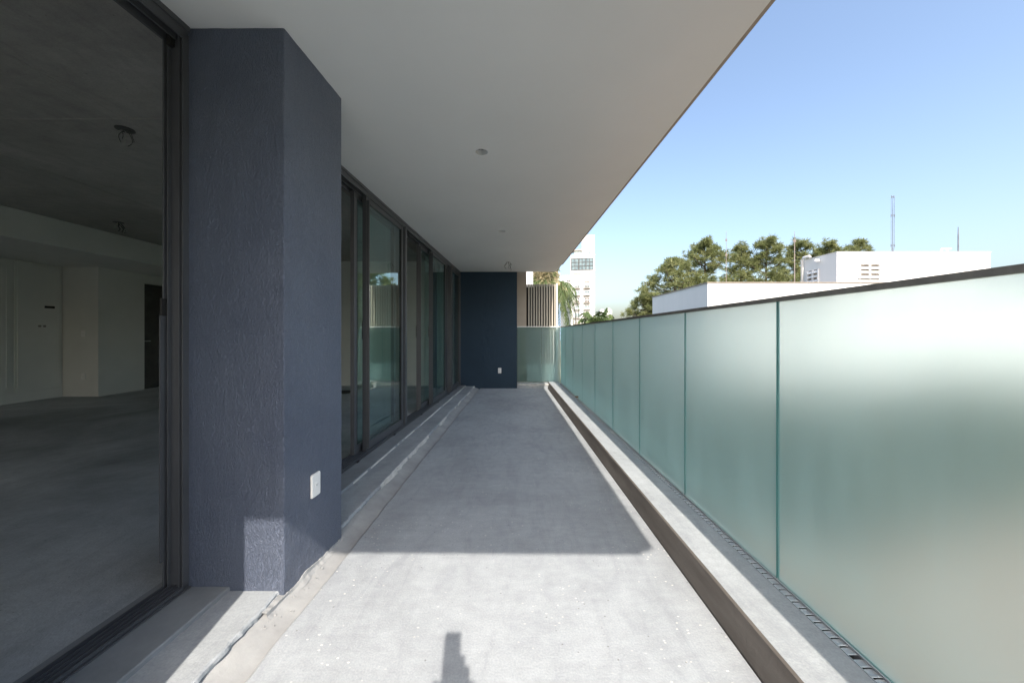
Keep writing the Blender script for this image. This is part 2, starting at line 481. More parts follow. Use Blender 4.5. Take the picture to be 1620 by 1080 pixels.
def edge_break(y):
    return (0.004 * jit(y, 7.0, 6) + 0.006 * jit(y, 23.0, 7) + 0.003 * jit(y, 60.0, 5) - 0.022 * max(0, jit(y, 2.6, 8) - 0.16)
            - 0.012 * max(0, jit(y, 13.0, 4) - 0.15))
ysf = [-3.5 + 0.016 * i for i in range(int((YB + 3.5) / 0.016) + 1)]
rows = []
for y in ysf:
    e = xb(y) + edge_break(y)
    u = 0.005 * jit(y, 31, 4) + 0.003 * jit(y, 70, 9)
    rows.append([(xw(y) - 0.02, y, 0.0495), (xw(y) + 0.03, y, 0.0498), (e - 0.05, y, 0.050), (e - 0.008 + u, y, 0.050 + 0.002 * jit(y, 15, 3)),
                 (e, y, 0.045 + u * 0.5), (e + 0.002 + u, y, 0.034), (e - 0.004 - u, y, 0.022), (e - 0.010, y, 0.006)])
tag(MB().sweep(rows).build('lower_step', M['step']), kind='structure')

# lime bloom clings to the broken edge in patches
st = MB(); run = []
for y in ysf:
    w = 0.016 * (jit(y, 1.9, 12) + 0.30 * jit(y, 14, 3) - 0.08) if y > 2.1 else -1
    if w > 0.0:
        e = xb(y) + edge_break(y); u = 0.005 * jit(y, 31, 4)
        run.append([(e - 0.25 * w, y, 0.0515), (e + 0.003, y, 0.046), (e + 0.0045 + u, y, 0.036), (e + 0.006 + 0.8 * w, y, 0.022), (e + 0.010 + 1.8 * w, y, 0.0165)])
    else:
        if len(run) > 3: st.sweep(run)
        run = []
if len(run) > 3: st.sweep(run)
tag(st.build('lime_streak', M['grout']), kind='structure')

rows = []
for y in ysf:
    u = 0.0022 * jit(y, 25, 2) + 0.0015 * jit(y, 60, 3)
    rows.append([(xf(y) - 0.14, y, 0.069), (xf(y) + 0.05, y, 0.069), (xw(y) - 0.005 + u, y, 0.068), (xw(y) + u, y, 0.064), (xw(y) + 0.001 + u, y, 0.040)])
tag(MB().sweep(rows).build('window_sill', M['sill']), kind='structure')
st = MB(); run = []
for y in ysf:
    w = 0.005 + 0.009 * jit(y, 4, 1) + 0.006 * jit(y, 19, 2)
    if w > 0.0015 and y > 2.1:
        u = 0.0022 * jit(y, 25, 2) + 0.0015 * jit(y, 60, 3)
        run.append([(xw(y) + 0.0012 + u, y, 0.063 - 0.004 * abs(jit(y, 33, 3))), (xw(y) + 0.002 + u + 0.4 * w, y, 0.056), (xw(y) + 0.003 + w, y, 0.0508)])
    else:
        if len(run) > 2: st.sweep(run)
        run = []
if len(run) > 2: st.sweep(run)
tag(st.build('grout_line', M['grout']), kind='structure')

# kerb along the balustrade and across the far end
ysk = [-3.5 + 0.12 * i for i in range(int(11.75 / 0.12))] + [8.25]
rows = []
for y in ysk:
    r = 0.0015 * jit(y, 3, 2)
    rows.append([(xc(y) - 0.036, y, -0.03), (xc(y) - 0.032, y, 0.008), (xc(y) - 0.004 + r, y, 0.118), (xc(y) + 0.004 + r, y, 0.126)])
kerb = MB().sweep(rows).build('kerb', M['kerb_face'])
tag(kerb, kind='structure')
rows = [[(xc(y) + 0.004 + 0.0015 * jit(y, 3, 2), y, 0.126), (xg(y) - 0.063, y, 0.126), (xg(y) - 0.063, y, 0.08)] for y in ysk]
MB().sweep(rows).build('kerb_top', M['kerb_top'], kerb)
mb = MB().box(0.115, xc(8) - 0.03, 7.915, 8.095, -0.03, 0.112)
tag(mb.build('end_kerb', M['step'], bevel=0.006), kind='structure')
rows = []
for i in range(30):
    x = 0.12 + i * (0.70 / 29)
    rows.append([(x, 7.912, 0.105), (x, 7.909, 0.085 + 0.02 * jit(x, 9, 3)), (x, 7.9125, 0.066 + 0.03 * jit(x, 7, 5))])
tag(MB().sweep(rows).build('lime_patch', M['grout']), kind='structure')

# slab and plaster ceiling overhead, with round cut-outs for the lamps
holes = [(-0.229, 2.717, 0.047), (-0.135, 4.81, 0.047), (-0.073, 6.90, 0.047)]
def holed_sheet(outline, holes, z0, z1, hole_top):
    bm = bmesh.new()
    loops = [[bm.verts.new((x, y, z0)) for x, y in outline]]
    for hx, hy, r in holes:
        loops.append([bm.verts.new((hx + r * math.cos(2 * math.pi * k / 28), hy + r * math.sin(2 * math.pi * k / 28), z0)) for k in range(28)])
    edges = []
    for lp in loops:
        for i in range(len(lp)): edges.append(bm.edges.new((lp[i], lp[(i + 1) % len(lp)])))
    bmesh.ops.triangle_fill(bm, use_beauty=True, use_dissolve=False, edges=edges)
    for k, lp in enumerate(loops):
        zt = z1 if k == 0 else hole_top
        up = [bm.verts.new((v.co.x, v.co.y, zt)) for v in lp]
        for i in range(len(lp)):
            j = (i + 1) % len(lp)
            bm.faces.new((lp[i], lp[j], up[j], up[i]))
        if k: bm.faces.new(up)
    bmesh.ops.recalc_face_normals(bm, faces=bm.faces)
    me = bpy.data.meshes.new('ceiling'); bm.to_mesh(me); bm.free()
    me.materials.append(M['ceiling'])
    return me
out = [(xf(YS) - 0.01, YS + 0.03), (xs(YS) - 0.03, YS + 0.03), (xs(YB) - 0.03, YB), (xf(YB) - 0.01, YB)]
ceiling = link('ceiling', holed_sheet(out, holes, CEIL, 2.648, 2.645)); tag(ceiling, kind='structure')
# the slab: its outer 8 cm stop 4 cm short at the near corner
slab_poly = [(-1.72, YS), (xs(YS) - 0.082, YS + 0.012), (xs(YS) - 0.082, YS - 0.0), (xs(YS) - 0.0821, YS + 0.045), (xs(YS), YS + 0.045), (xs(YB), YB), (-1.72, YB)]
slab_poly = [(-1.72, YS + 0.024), (xs(YS) - 0.082, YS - 0.004), (xs(YS) - 0.0815, YS + 0.045), (xs(YS), YS + 0.045), (xs(YB), YB - 0.005), (-1.72, YB - 0.005)]
slab = MB().prism(slab_poly, 2.65, 3.02).build('roof_slab', M['slab']); tag(slab, kind='structure')
rows = []
y_ = YS + 0.045
while y_ < 7.2:
    d = 0.002 * jit(y_, 6, 2)
    rows.append([(xs(y_) - 0.029, y_, 2.649), (xs(y_) - 0.029, y_, 2.581 + d), (xs(y_) - 0.001 + d, y_, 2.580 + d), (xs(y_) - 0.001 + d, y_, 2.649)])
    y_ += 0.06
MB().sweep(rows).build('drip_edge', M['slab'], slab)
MB().prism([(xf(YS), YS + 0.026), (xs(YS) - 0.083, YS - 0.001), (xs(YS) - 0.083, YS + 0.029), (xf(YS), YS + 0.0295)], 2.572, 2.649).build('fascia', M['slab'], slab)

# ------------------------------------------------------------------ structure: the unfinished room behind the windows
RC = 2.81
RF = 0.05
tag(MB().prism([(-9.2, -4.2), (xf(-4.2) - 0.125, -4.2), (xf(9) - 0.125, 9.0), (-9.2, 9.0)], -0.2, RF).build('room_floor', M['room_screed']), kind='structure')
room_ceiling = MB().prism([(-9.2, -4.2), (xf(-4.2) - 0.15, -4.2), (xf(9) - 0.15, 9.0), (-9.2, 9.0)], RC, 3.06).build('room_ceiling', M['raw_ceiling'])
tag(room_ceiling, kind='structure')
for y in (0.4, 1.55, 2.7, 3.95, 5.1, 6.3, 7.4):     # marks left between the formwork boards
    rows = []
    for i in range(60):
        x = -6.4 + i * (4.75 / 59)
        d = 0.006 * jit(x, 2.0, y)
        rows.append([(x, y + d - 0.009, RC + 0.001), (x, y + d, RC - 0.005 - 0.003 * jit(x, 5, y)), (x, y + d + 0.009, RC + 0.001)])
    MB().sweep(rows).build('formwork_seam', M['raw_ceiling'], room_ceiling)
for x in (-2.9, -4.6):
    rows = [[(x + 0.005 * jit(y, 2, x) - 0.008, y, RC + 0.001), (x + 0.005 * jit(y, 2, x), y, RC - 0.006), (x + 0.005 * jit(y, 2, x) + 0.008, y, RC + 0.001)] for y in [i * 0.15 - 3 for i in range(73)]]
    MB().sweep(rows).build('formwork_seam', M['raw_ceiling'], room_ceiling)
tag(MB().box(-8.45, -6.4, -4.2, 7.98, 2.43, RC + 0.01).build('ceiling_beam', M['white_wall']), kind='structure')
tag(MB().box(-8.45, -8.27, -4.2, 6.62, RF - 0.02, 2.45).build('room_wall_left', M['white_wall']), kind='structure')
w = MB()
w.box(-8.45, -7.60, 6.62, 7.45, RF - 0.02, 2.45)
w.box(-7.75, -7.60, 7.451, 8.0, 2.25, 2.449)
tag(w.build('room_wall_recess', M['white_wall']), kind='structure')
w = MB()
w.box(-7.62, xf(8) - 0.16, 8.0, 8.2, RF - 0.02, RC + 0.02)
tag(w.build('room_wall_far', M['white_wall']), kind='structure')
w = MB().box(-9.2, -7.62, 8.45, 8.6, RF - 0.02, 2.6); w.box(-9.2, -9.05, 6.63, 8.449, RF - 0.02, 2.6); w.box(-9.2, -7.6, 6.63, 8.6, 2.45, 2.6)
w.box(-7.74, -7.62, 8.001, 8.45, RF - 0.02, 2.5)
tag(w.build('corridor_wall', M['white_wall']), kind='structure')
w = MB(); w.box(-9.2, -6.6, -4.25, -4.0, RF - 0.02, RC + 0.02); w.box(-2.6, -1.6, -4.25, -4.0, RF - 0.02, RC + 0.02); w.box(-6.6, -2.6, -4.25, -4.0, 2.45, RC + 0.02)  # wide opening added in this unseen wall so sunlight brightens the room
tag(w.build('room_wall_near', M['white_wall']), kind='structure')
# lintel over the tracks and the wall of the facade behind the viewpoint
lint = MB()
lint.prism([(xf(1.4 - 2) - 0.16, -0.6), (xf(-0.6) - 0.002, -0.6), (xf(8) - 0.002, 8.0), (xf(8) - 0.16, 8.0)], CEIL + 0.002, RC + 0.03)
tag(lint.build('lintel', M['raw_ceiling']), kind='structure')

# ------------------------------------------------------------------ walls and columns
def column_mesh(poly, z0, z1, ragged=True):
    """plastered pier: many small faces so the edges can waver a little"""
    m = MB()
    pts = []
    rp_ = []
    for i in range(len(poly)):      # knock the arrises off by a few millimetres
        p, a_, b_ = Vector(poly[i]), Vector(poly[i - 1]), Vector(poly[(i + 1) % len(poly)])
        rp_ += [p + (a_ - p).normalized() * 0.005, p + ((a_ - p).normalized() + (b_ - p).normalized()) * 0.0014, p + (b_ - p).normalized() * 0.005]
    poly = [tuple(q) for q in rp_]
    k = len(poly)
    for i in range(k):
        a, b = Vector(poly[i]).to_2d(), Vector(poly[(i + 1) % k]).to_2d()
        n = max(1, int((b - a).length / 0.02))
        for j in range(n): pts.append(a.lerp(b, j / n))
    nz = 60
    rows = []
    for iz in range(nz + 1):
        z = z0 + (z1 - z0) * iz / nz
        row = []
        for p in pts:
            s = 0.0022 * noise.noise(Vector((p.x * 14, p.y * 14, z * 9))) + 0.0012 * noise.noise(Vector((p.x * 50, p.y * 50, z * 40)))
            c = Vector((sum(q[0] for q in poly) / k, sum(q[1] for q in poly) / k))
            d = (p - c).normalized() * s
            zz = z
            if iz == 0 and ragged: zz = z0 + 0.006 * noise.noise(Vector((p.x * 30, p.y * 30, 3)))
            row.append((p.x + d.x, p.y + d.y, zz))
        rows.append(row)
    m.sweep(rows, close=True)
    n0 = len(m.v) - len(pts)
    m.f.append(tuple(range(n0, n0 + len(pts)))); m.m.append(0)
    return m
col_poly = [(-1.475, 1.614), (-1.021, 1.614), (-0.993, 2.10), (-1.475, 2.10)]
column = column_mesh(col_poly, -0.012, CEIL - 0.001).build('column', M['navy_lit'])
tag(column, 'navy scratched-plaster column between the open doorway and the sliding windows', 'column')
column2 = column_mesh([(-1.56, 0.10), (-1.092, 0.10), (-1.067, 0.60), (-1.56, 0.60)], -0.012, CEIL - 0.001).build('column', M['navy_lit'])
tag(column2, 'navy column beside the viewpoint, nearest the camera and out of frame', 'column')
o = MB().prism([(-2.0, -4.2), (-1.27, -4.2), (-1.10, 0.098), (-2.0, 0.098)], -0.02, 3.05).build('facade_wall', M['navy_lit'])
tag(o, 'navy facade wall behind the viewpoint on the window side', 'wall')
o = column_mesh([(xf(YB) - 0.13, YB), (0.112, YB), (0.112, YB + 0.2), (xf(YB) - 0.13, YB + 0.2)], -0.03, CEIL + 0.2, False).build('end_wall', M['navy_shaded'])
tag(o, 'navy wall closing the far end of the balcony', 'wall')

# crumbs of mortar at the foot of the column
rnd = random.Random(4)
deb = MB()
for i in range(150):
    t = rnd.random()
    y = 1.45 + 0.65 * t
    x = -1.03 + 0.03 * rnd.random() + (0.07 * rnd.random() if rnd.random() < 0.5 else 0)
    s = 0.0015 + 0.0065 * rnd.random() ** 3.5
    c = Vector((x, y, 0.012 + s * 0.5 - 0.20 * max(0, x - xb(y) - 0.01)))
    r = [c + Vector((rnd.uniform(-1, 1), rnd.uniform(-1, 1), 0)).normalized() * s * rnd.uniform(0.7, 1.3) for _ in range(1)]
    ring = [c + Vector((math.cos(a + rnd.uniform(-.3, .3)), math.sin(a + rnd.uniform(-.3, .3)), rnd.uniform(-.4, .4))) * s * rnd.uniform(.7, 1.2) for a in (0, 1.26, 2.5, 3.77, 5.0)]
    top = c + Vector((0, 0, s * rnd.uniform(.6, 1.0))); bot = c - Vector((0, 0, s))
    for k in range(5):
        deb.tri(ring[k], ring[(k + 1) % 5], top); deb.tri(ring[(k + 1) % 5], ring[k], bot)
o = deb.build('mortar_crumbs', M['fillet']); tag(o, 'loose mortar crumbs along the foot of the navy column', 'rubble', kind='stuff')
rb = MB()
rows = []
for i in range(160):
    y = 1.50 + 0.62 * i / 159
    h = 0.034 + 0.014 * jit(y, 7, 3) + 0.007 * jit(y, 23, 4) + 0.0025 * jit(y, 77, 2) - 0.03 * max(0, (y - 1.75))
    x = -1.021 + 0.0576 * (y - 1.614)
    wdt = 0.012 + 0.014 * jit(y, 9, 6) + 0.0025 * jit(y, 61, 3)
    rows.append([(x - 0.03, y, h), (x + 0.005, y, h - 0.004), (x + 0.6 * wdt, y, h * 0.5 + 0.004 * jit(y, 40, 2)), (x + wdt + 0.012, y, 0.006)])
tag(rb.sweep(rows).build('broken_plaster_foot', M['fillet']), kind='structure')

# ------------------------------------------------------------------ window frames and sliding sashes
FR = dict(loc=(-1.54, 0, 0), rz=FROT)
def frame_tracks(root, y0, y1):
    h = MB()
    h.box(-0.125, -0.112, y0, y1, 2.497, CEIL); h.box(-0.066, -0.056, y0, y1, 2.505, CEIL)
    h.box(-0.013, 0.0, y0, y1, 2.505, CEIL); h.box(-0.125, 0.0, y0, y1, 2.556, CEIL + 0.001)
    h.box(0.0005, 0.012, y0, y1, 2.545, CEIL - 0.001)
    h.build('head_track', M['frame'], root)
    s = MB()
    s.box(-0.125, 0.0, y0, y1, 0.04, 0.074)
    for x in (-0.119, -0.088, -0.060, -0.032, -0.004):
        s.box(x - 0.004, x + 0.004, y0, y1, 0.0745, 0.088)
    s.box(0.0005, 0.018, y0, y1, 0.055, 0.076)
    s.build('sill_track', M['frame'], root)

near = empty('doorway_frame', **{'loc': FR['loc'], 'rz': FR['rz']})
tag(near, 'charcoal aluminium track frame of the open doorway left of the column', 'door frame')
near.scale = (0.76, 1, 1); near.location.x = -1.528
frame_tracks(near, 0.63, 1.612)
j = MB(); j.box(-0.125, 0.0, 1.600, 1.6175, 0.069, 2.53)
for x0, x1 in ((-0.125, -0.115), (-0.098, -0.090), (-0.030, -0.022), (-0.008, 0.0)):
    j.box(x0, x1, 1.588, 1.601, 0.070, 2.53)
j.build('jamb', M['frame'], near)
MB().box(-0.090, -0.066, 1.580, 1.602, 2.47, 2.53).build('rubber_stop', M['rubber'], near)
lt = MB(); lt.box(-0.122, -0.108, 1.574, 1.600, 1.28, 1.355); lt.build('latch', M['rubber'], near)
MB().box(-0.120, -0.112, 1.570, 1.588, 0.20, 1.279).build('brush_strip', M['frame'], near)

far = empty('window_frame', **{'loc': FR['loc'], 'rz': FR['rz']})
tag(far, 'charcoal aluminium frame of the row of sliding windows behind the column', 'window frame')
frame_tracks(far, 2.06, 8.02)
for y, w_ in ((2.10, 0.03), (4.46, 0.075), (7.06, 0.09), (7.965, 0.05)):
    p = MB(); p.box(-0.124, -0.001, y - w_ / 2, y + w_ / 2, 0.069, 2.54)
    p.box(-0.0005, 0.010, y - w_ / 2 + 0.008, y + w_ / 2 - 0.008, 0.09, 2.52)
    p.build('post', M['frame'], far)
for y in (3.18, 4.04, 5.05, 5.95, 6.75, 7.4):
    MB().box(0.019, 0.030, y - 0.018, y + 0.018, 0.0695, 0.082).build('weep_cap', M['rubber'], far)

def sash(label, lane, y0, y1, pull=True):
    r = empty('sliding_sash', FR['loc'], FR['rz'])
    tag(r, label, 'sliding window', 'sliding window sashes')
    z0, z1, x0, x1 = 0.088, 2.515, lane - 0.018, lane + 0.018
    MB().box(x0, x1, y0, y0 + 0.055, z0, z1).build('stile', M['frame'], r)
    MB().box(x0, x1, y1 - 0.055, y1, z0, z1).build('stile', M['frame'], r)
    MB().box(x0 + 0.002, x1 - 0.002, y0 + 0.055, y1 - 0.055, z0, z0 + 0.075).build('rail', M['frame'], r)
    MB().box(x0 + 0.002, x1 - 0.002, y0 + 0.055, y1 - 0.055, z1 - 0.055, z1).build('rail', M['frame'], r)
    MB().box(lane - 0.003, lane + 0.003, y0 + 0.05, y1 - 0.05, z0 + 0.07, z1 - 0.05).build('glass_pane', M['pane'], r)
    g = MB()
    for yy in (y0 + 0.055, y1 - 0.061):
        g.box(lane + 0.004, x1 - 0.003, yy, yy + 0.006, z0 + 0.075, z1 - 0.055)
    g.build('gasket', M['rubber'], r)
    if pull:
        f_ = MB(); f_.box(x1 + 0.0005, x1 + 0.028, y0 + 0.004, y0 + 0.016, z0 + 0.03, z1 - 0.045)
        f_.box(x1 + 0.0005, x1 + 0.006, y0 + 0.0161, y0 + 0.045, z0 + 0.03, z1 - 0.045)
        f_.build('pull_profile', M['frame'], r)
        MB().box(x0 - 0.012, x0 - 0.0005, y0 + 0.015, y0 + 0.04, 1.15, 1.32).build('handle', M['black'], r)
    return r
OUT, INN = -0.032, -0.088
sash('inner sash stacked behind the reflecting window next to the column', INN, 3.30, 4.32, False)
sash('closed sliding sash next to the column, mirroring the slatted screen', OUT, 3.42, 4.42)
sash('inner sliding sash edging the gap in the middle of the window row', INN, 5.22, 6.24, True)
sash('outer sliding sash just beyond the open gap of the window row', OUT, 5.66, 6.68)
sash('inner sash second from the navy end wall', INN, 6.10, 7.02, False)
sash('last sliding sash, against the navy end wall', OUT, 7.10, 7.93)

# ------------------------------------------------------------------ balustrade of frosted glass
def panel_mesh(length, z0, z1, th=0.012):
    m = MB()
    b = 0.0
    m.box(0.0, th, 0.0, length, z0, z1)
    m.m = [1, 1, 1, 0, 1, 0]      # bottom, top, near end, outer, far end, inner
    return m
bal = empty('glass_balustrade', (1.2, 0, 0), GROT)
tag(bal, 'frosted green glass balustrade with thin dark cap along the open side', 'balustrade')
GT, GB = 1.346, 0.112
joints = [-3.394 + 0.833 * k for k in range(0, 14)]
joints = [y for y in joints if y < 7.6] + [8.10]
for a, b in zip(joints[:-1], joints[1:]):
    p = panel_mesh(b - a - 0.007, GB, GT).build('glass_panel', [M['frosted'], M['glass_edge']], bal, fix=False)
    p.location = (0, a + 0.0035, 0)
# cap rail in lengths
for a, b in ((-3.4, -0.2), (-0.197, 2.7), (2.703, 5.6), (5.603, 8.12)):
    c = MB(); c.box(-0.010, 0.022, a, b, GT + 0.001, GT + 0.016)
    c.box(-0.010, -0.001, a, b, GT - 0.003, GT + 0.001); c.box(0.0125, 0.022, a, b, GT - 0.003, GT + 0.001)
    c.build('cap_rail', M['rail'], bal)
MB().box(-0.0215, -0.001, -3.4, 8.1, 0.085, 0.112).build('rubber_seat', M['rubber'], bal)
MB().box(0.0125, 0.05, -3.4, 8.1, 0.02, 0.100).build('outer_channel', M['rail'], bal)

# slotted drain cover beside the glass
drain = empty('drain_cover', (1.2, 0, 0), GROT)
tag(drain, 'narrow slotted aluminium drain cover along the foot of the frosted glass', 'drain cover')
t = MB(); t.box(-0.0625, -0.0220, -3.4, 8.09, 0.095, 0.100); t.build('channel', M['dark'], drain)
t = MB(); t.box(-0.0245, -0.0220, -3.4, 8.09, 0.101, 0.131); t.box(-0.0612, -0.0592, -3.4, 8.09, 0.101, 0.127); t.build('lip', M['steel'], drain)
lv = MB()
rows = []
for i in range(7):
    s = i / 6
    yy = 0.0008 + s * 0.0318
    zz = 0.1215 + 0.0045 * ((1 - s) ** 2.2)
    rows.append([(-0.0588, yy, zz), (-0.05, yy, zz + 0.0008), (-0.034, yy, zz + 0.0008), (-0.0248, yy, zz)])
rows.insert(0, [(p[0], p[1] + 0.0006, p[2] - 0.0025) for p in rows[0]])
lv.sweep(rows)
lmesh = lv.mesh('louvre', M['steel'], True)
Y0 = 0.85
k = 0
rest = MB()
y = Y0
while y < 8.05:
    if abs(y - 1.19) < 0.017:
        y = 1.2075
    if k < 110:
        o = link('louvre', lmesh, drain); o.location = (0, y, 0)
    else:
        n0 = len(rest.v)
        rest.v += [(v[0], v[1] + y, v[2]) for v in lv.v]
        rest.f += [tuple(n0 + i for i in f) for f in lv.f]; rest.m += [0] * len(lv.f)
    y += 0.0347; k += 1
o = rest.build('louvre_rest', M['steel'], drain, smooth=True); o["kind"] = "stuff"
MB().box(-0.058, -0.025, -3.4, Y0 - 0.004, 0.118, 0.123).build('cover_strip', M['steel'], drain)

o = MB().box(0, 0.05, 0, 0.035, 0, 0.022).build('wooden_wedge', M['wood'], bevel=0.002)
o.location = (1.083, 6.08, 0.128); o.rotation_euler = (0, 0.1, 0.3)
tag(o, 'small brown wooden wedge lying on the drain cover beside the glass', 'wedge')

endb = empty('end_glass_screen', (0, 8.1, 0))
tag(endb, 'frosted glass screen between the navy end wall and the long balustrade', 'glass screen')
for a, b in ((0.118, 0.66), (0.666, 1.082)):
    e = MB(); e.box(a, b, 0, 0.012, 0.122, 1.352); e.m = [1, 1, 0, 1, 0, 1]
    e.build('glass_panel', [M['frosted'], M['glass_edge']], endb, fix=False)
MB().box(0.114, 1.084, -0.008, 0.02, 1.3525, 1.368).build('cap_rail', M['plate'], endb)
MB().box(0.114, 1.0, -0.016, 0.028, 0.1125, 0.1215).build('bottom_rail', M['rail'], endb)

# ------------------------------------------------------------------ sockets, lamp holes and hanging wires
def socket_plate(label, loc, rz, cat='socket'):
    r = empty('wall_socket', loc, rz); tag(r, label, cat)
    # local x = right along the wall, y = into the wall (plate stands towards -y)
    bm = bmesh.new()
    w_, h_, d_ = 0.036, 0.059, 0.010
    ring = []
    for cx, cz, a0 in ((w_, h_, 0), (-w_, h_, 90), (-w_, -h_, 180), (w_, -h_, 270)):
        for q in range(5):
            a = math.radians(a0 + q * 22.5); rr = 0.007
            sx, sz = math.copysign(1, cx), math.copysign(1, cz)
            ring.append((cx - sx * rr + rr * math.cos(a), cz - sz * rr + rr * math.sin(a)))
    lv_ = []
    for s, yy in ((1.0, 0.0), (1.0, -0.005), (0.955, -0.0085), (0.88, -d_)):
        lv_.append([bm.verts.new((x * s, yy - 0.0006, z * (1 - (1 - s) * 0.6))) for x, z in ring])
    for a, b in zip(lv_[:-1], lv_[1:]):
        for i in range(len(ring)):
            j2 = (i + 1) % len(ring); bm.faces.new((a[i], a[j2], b[j2], b[i]))
    bm.faces.new(lv_[-1]); bm.faces.new(list(reversed(lv_[0])))
    bmesh.ops.recalc_face_normals(bm, faces=bm.faces)
    me = bpy.data.meshes.new('cover'); bm.to_mesh(me); bm.free(); me.materials.append(M['plate'])
    link('cover', me, r)
    MB().box(-0.012, 0.012, -0.0125, -0.0107, -0.012, 0.013).build('outlet', M['plate'], r, bevel=0.001)
    for x in (-0.006, 0.0, 0.006):
        MB().tube([(x, -0.0132, -0.002 if x == 0 else 0.002), (x, -0.0127, -0.002 if x == 0 else 0.002)], 0.0021, 8).build('pin_hole', M['plate_dark'], r)
    return r
ysk_ = 1.745
sx_ = -1.021 + 0.0576 * (0.838 * 1.0)
ps = pt(497.5, 766, 1.0)
ysoc = (1.021 + 0.0576 * 1.614) / ((810 - 497.5) / F + 0.0576)
xsoc = -1.021 + 0.0576 * (ysoc - 1.614)
zsoc = EYE - (766 - HOR) / F * ysoc
socket_plate('white socket plate on the side of the navy column', (xsoc + 0.0012, ysoc, zsoc), math.radians(90) - math.atan(0.0576))
p = pt(790.5, 586, YB)
socket_plate('white socket plate low on the navy end wall', (p.x, YB - 0.001, p.z), 0)

def squiggle(m, start, seed, n=3, drop=0.12, spread=0.05, r=0.0022, mi=None):
    rn = random.Random(seed)
    for k in range(n):
        a = rn.uniform(0, 6.28); s = rn.uniform(0.4, 1.0) * spread
        d = rn.uniform(0.6, 1.0) * drop
        p0 = Vector(start)
        path = []
        for i in range(13):
            t = i / 12
            path.append(p0 + Vector((math.cos(a) * s * math.sin(t * 2.4) + 0.01 * math.sin(9 * t + k), math.sin(a) * s * math.sin(t * 2.4),
                                     -d * math.sin(t * rn.uniform(1.55, 1.6)) * (1 - 0.35 * t * t * (k % 2)))))
        m.tube(path, r, 5, mi=(k % 2 if mi is None else mi))
for i, (hx, hy, r_) in enumerate(holes):
    lab = ['round lamp cut-out nearest the camera in the balcony ceiling', 'middle round lamp cut-out in the balcony ceiling',
           'loose wires hanging from the farthest ceiling lamp cut-out'][i]
    e = empty('lamp_cutout', (hx, hy, CEIL)); tag(e, lab, 'ceiling fitting')
    bx_ = MB(); bx_.tube([(0, 0.004, 0.062), (0, 0.004, 0.075)], 0.034, 16); bx_.build('junction_box', M['plate_dark'] if i < 2 else M['plate'], e)
    wq = MB()
    if i == 2: squiggle(wq, (0, 0, 0.06), 12, 7, 0.21, 0.075, 0.0035)
    else: squiggle(wq, (0, 0.0, 0.062), 3 + i, 3, 0.045, 0.03, 0.002)
    wq.build('wire', [M['wire'], M['wire_pale']], e)

def room_point(label, x, y, seed, big):
    e = empty('ceiling_outlet', (x, y, RC)); tag(e, label, 'ceiling fitting')
    m = MB(); m.tube([(0, 0, -0.004), (0, 0, 0.004)], 0.060, 22); m.build('hole_dark_disc', M['plate_dark'], e)  # solid dark disc drawn in place of the shade inside the hole
    wq = MB()
    if big:
        for cx, rad, ph, mi in ((0.045, 0.050, 0.0, 0), (-0.055, 0.085, 0.6, 1), (0.01, 0.07, 2.1, 0)):
            path = []
            for i in range(20):
                a = -1.9 + ph * 0 + i / 19 * 4.6
                path.append((cx * (i / 19) + rad * math.sin(a) * 0.6, 0.01 * math.sin(3 * a + ph), -0.005 - rad * 1.1 * (1 + math.cos(a + 3.14)) * 0.9))
            wq.tube(path, 0.0026, 5, mi=mi)
    else: squiggle(wq, (0, 0, 0), seed, 6, 0.20, 0.10, 0.006)
    wq.build('wire', [M['wire'], M['wire_pale']], e)
room_point('open ceiling box with looped wires in the dark room, nearest the doorway', -3.05, 2.84, 5, True)
room_point('ceiling box with a tangle of wires deep in the dark room', -5.69, 5.21, 8, False)

# built-in panels on the far left wall of the room
wd = empty('wall_cupboard', (-8.27, 0, 0)); tag(wd, 'white panelled cupboard doors along the far wall of the dark room', 'cupboard')
MB().box(0.0005, 0.016, -1.0, 6.615, RF + 0.001, 0.21).build('plinth', M['white_wall'], wd)
y1 = 6.60
for k in range(8):
    y0 = y1 - 0.62
    d = MB(); d.box(0.0005, 0.018, y0, y1, 0.25, 2.42)
    dd = d.build('door', M['white_wall'], wd)
    fm = MB()
    for a, b, c, e in ((y0 + 0.03, y0 + 0.055, 0.30, 2.38), (y1 - 0.055, y1 - 0.03, 0.30, 2.38)): fm.box(0.0185, 0.027, a, b, c, e)
    for c, e in ((0.30, 0.325), (2.355, 2.38)): fm.box(0.0185, 0.0265, y0 + 0.0551, y1 - 0.0551, c, e)
    fm.build('moulding', M['white_wall'], dd)
    y1 = y0 - 0.05
MB().box(0.0185, 0.024, 6.36, 6.50, 1.655, 1.695).build('slot', M['dark'], wd)
for y in (6.29, 6.355):
    MB().tube([(0.018, y, 1.336), (0.034, y, 1.336)], 0.018, 10).build('knob', M['rail'], wd)
for z, lab in ((1.20, 'upper switch plate on the short white wall of the dark room'), (0.42, 'lower socket plate on the short white wall of the dark room')):
    socket_plate(lab, (-7.87, 6.618, z), 0)

dr = empty('doorway_dark_panel', (-7.70, 7.455, RF)); tag(dr, 'dark panel put in for the shade of the far corner doorway', 'door')
MB().box(-0.02, 0.02, 0.0, 0.54, 0.001, 2.195).build('leaf', M['plate_dark'], dr)  # dark panel fills the opening, standing in for the corridor's darkness
MB().tube([(0.021, 0.07, 1.0), (0.06, 0.07, 1.0), (0.06, 0.16, 1.0)], 0.009, 8).build('handle', M['steel'], dr)

# thin dark round disc lying on the room floor
o = MB().tube([(0, 0, 0), (0, 0, 0.006)], 0.22, 24).build('floor_spot', M['dark'])
o.location = (-3.35, 7.1, RF + 0.001); tag(o, 'round dark spot on the room floor seen through the first window', 'floor cover')

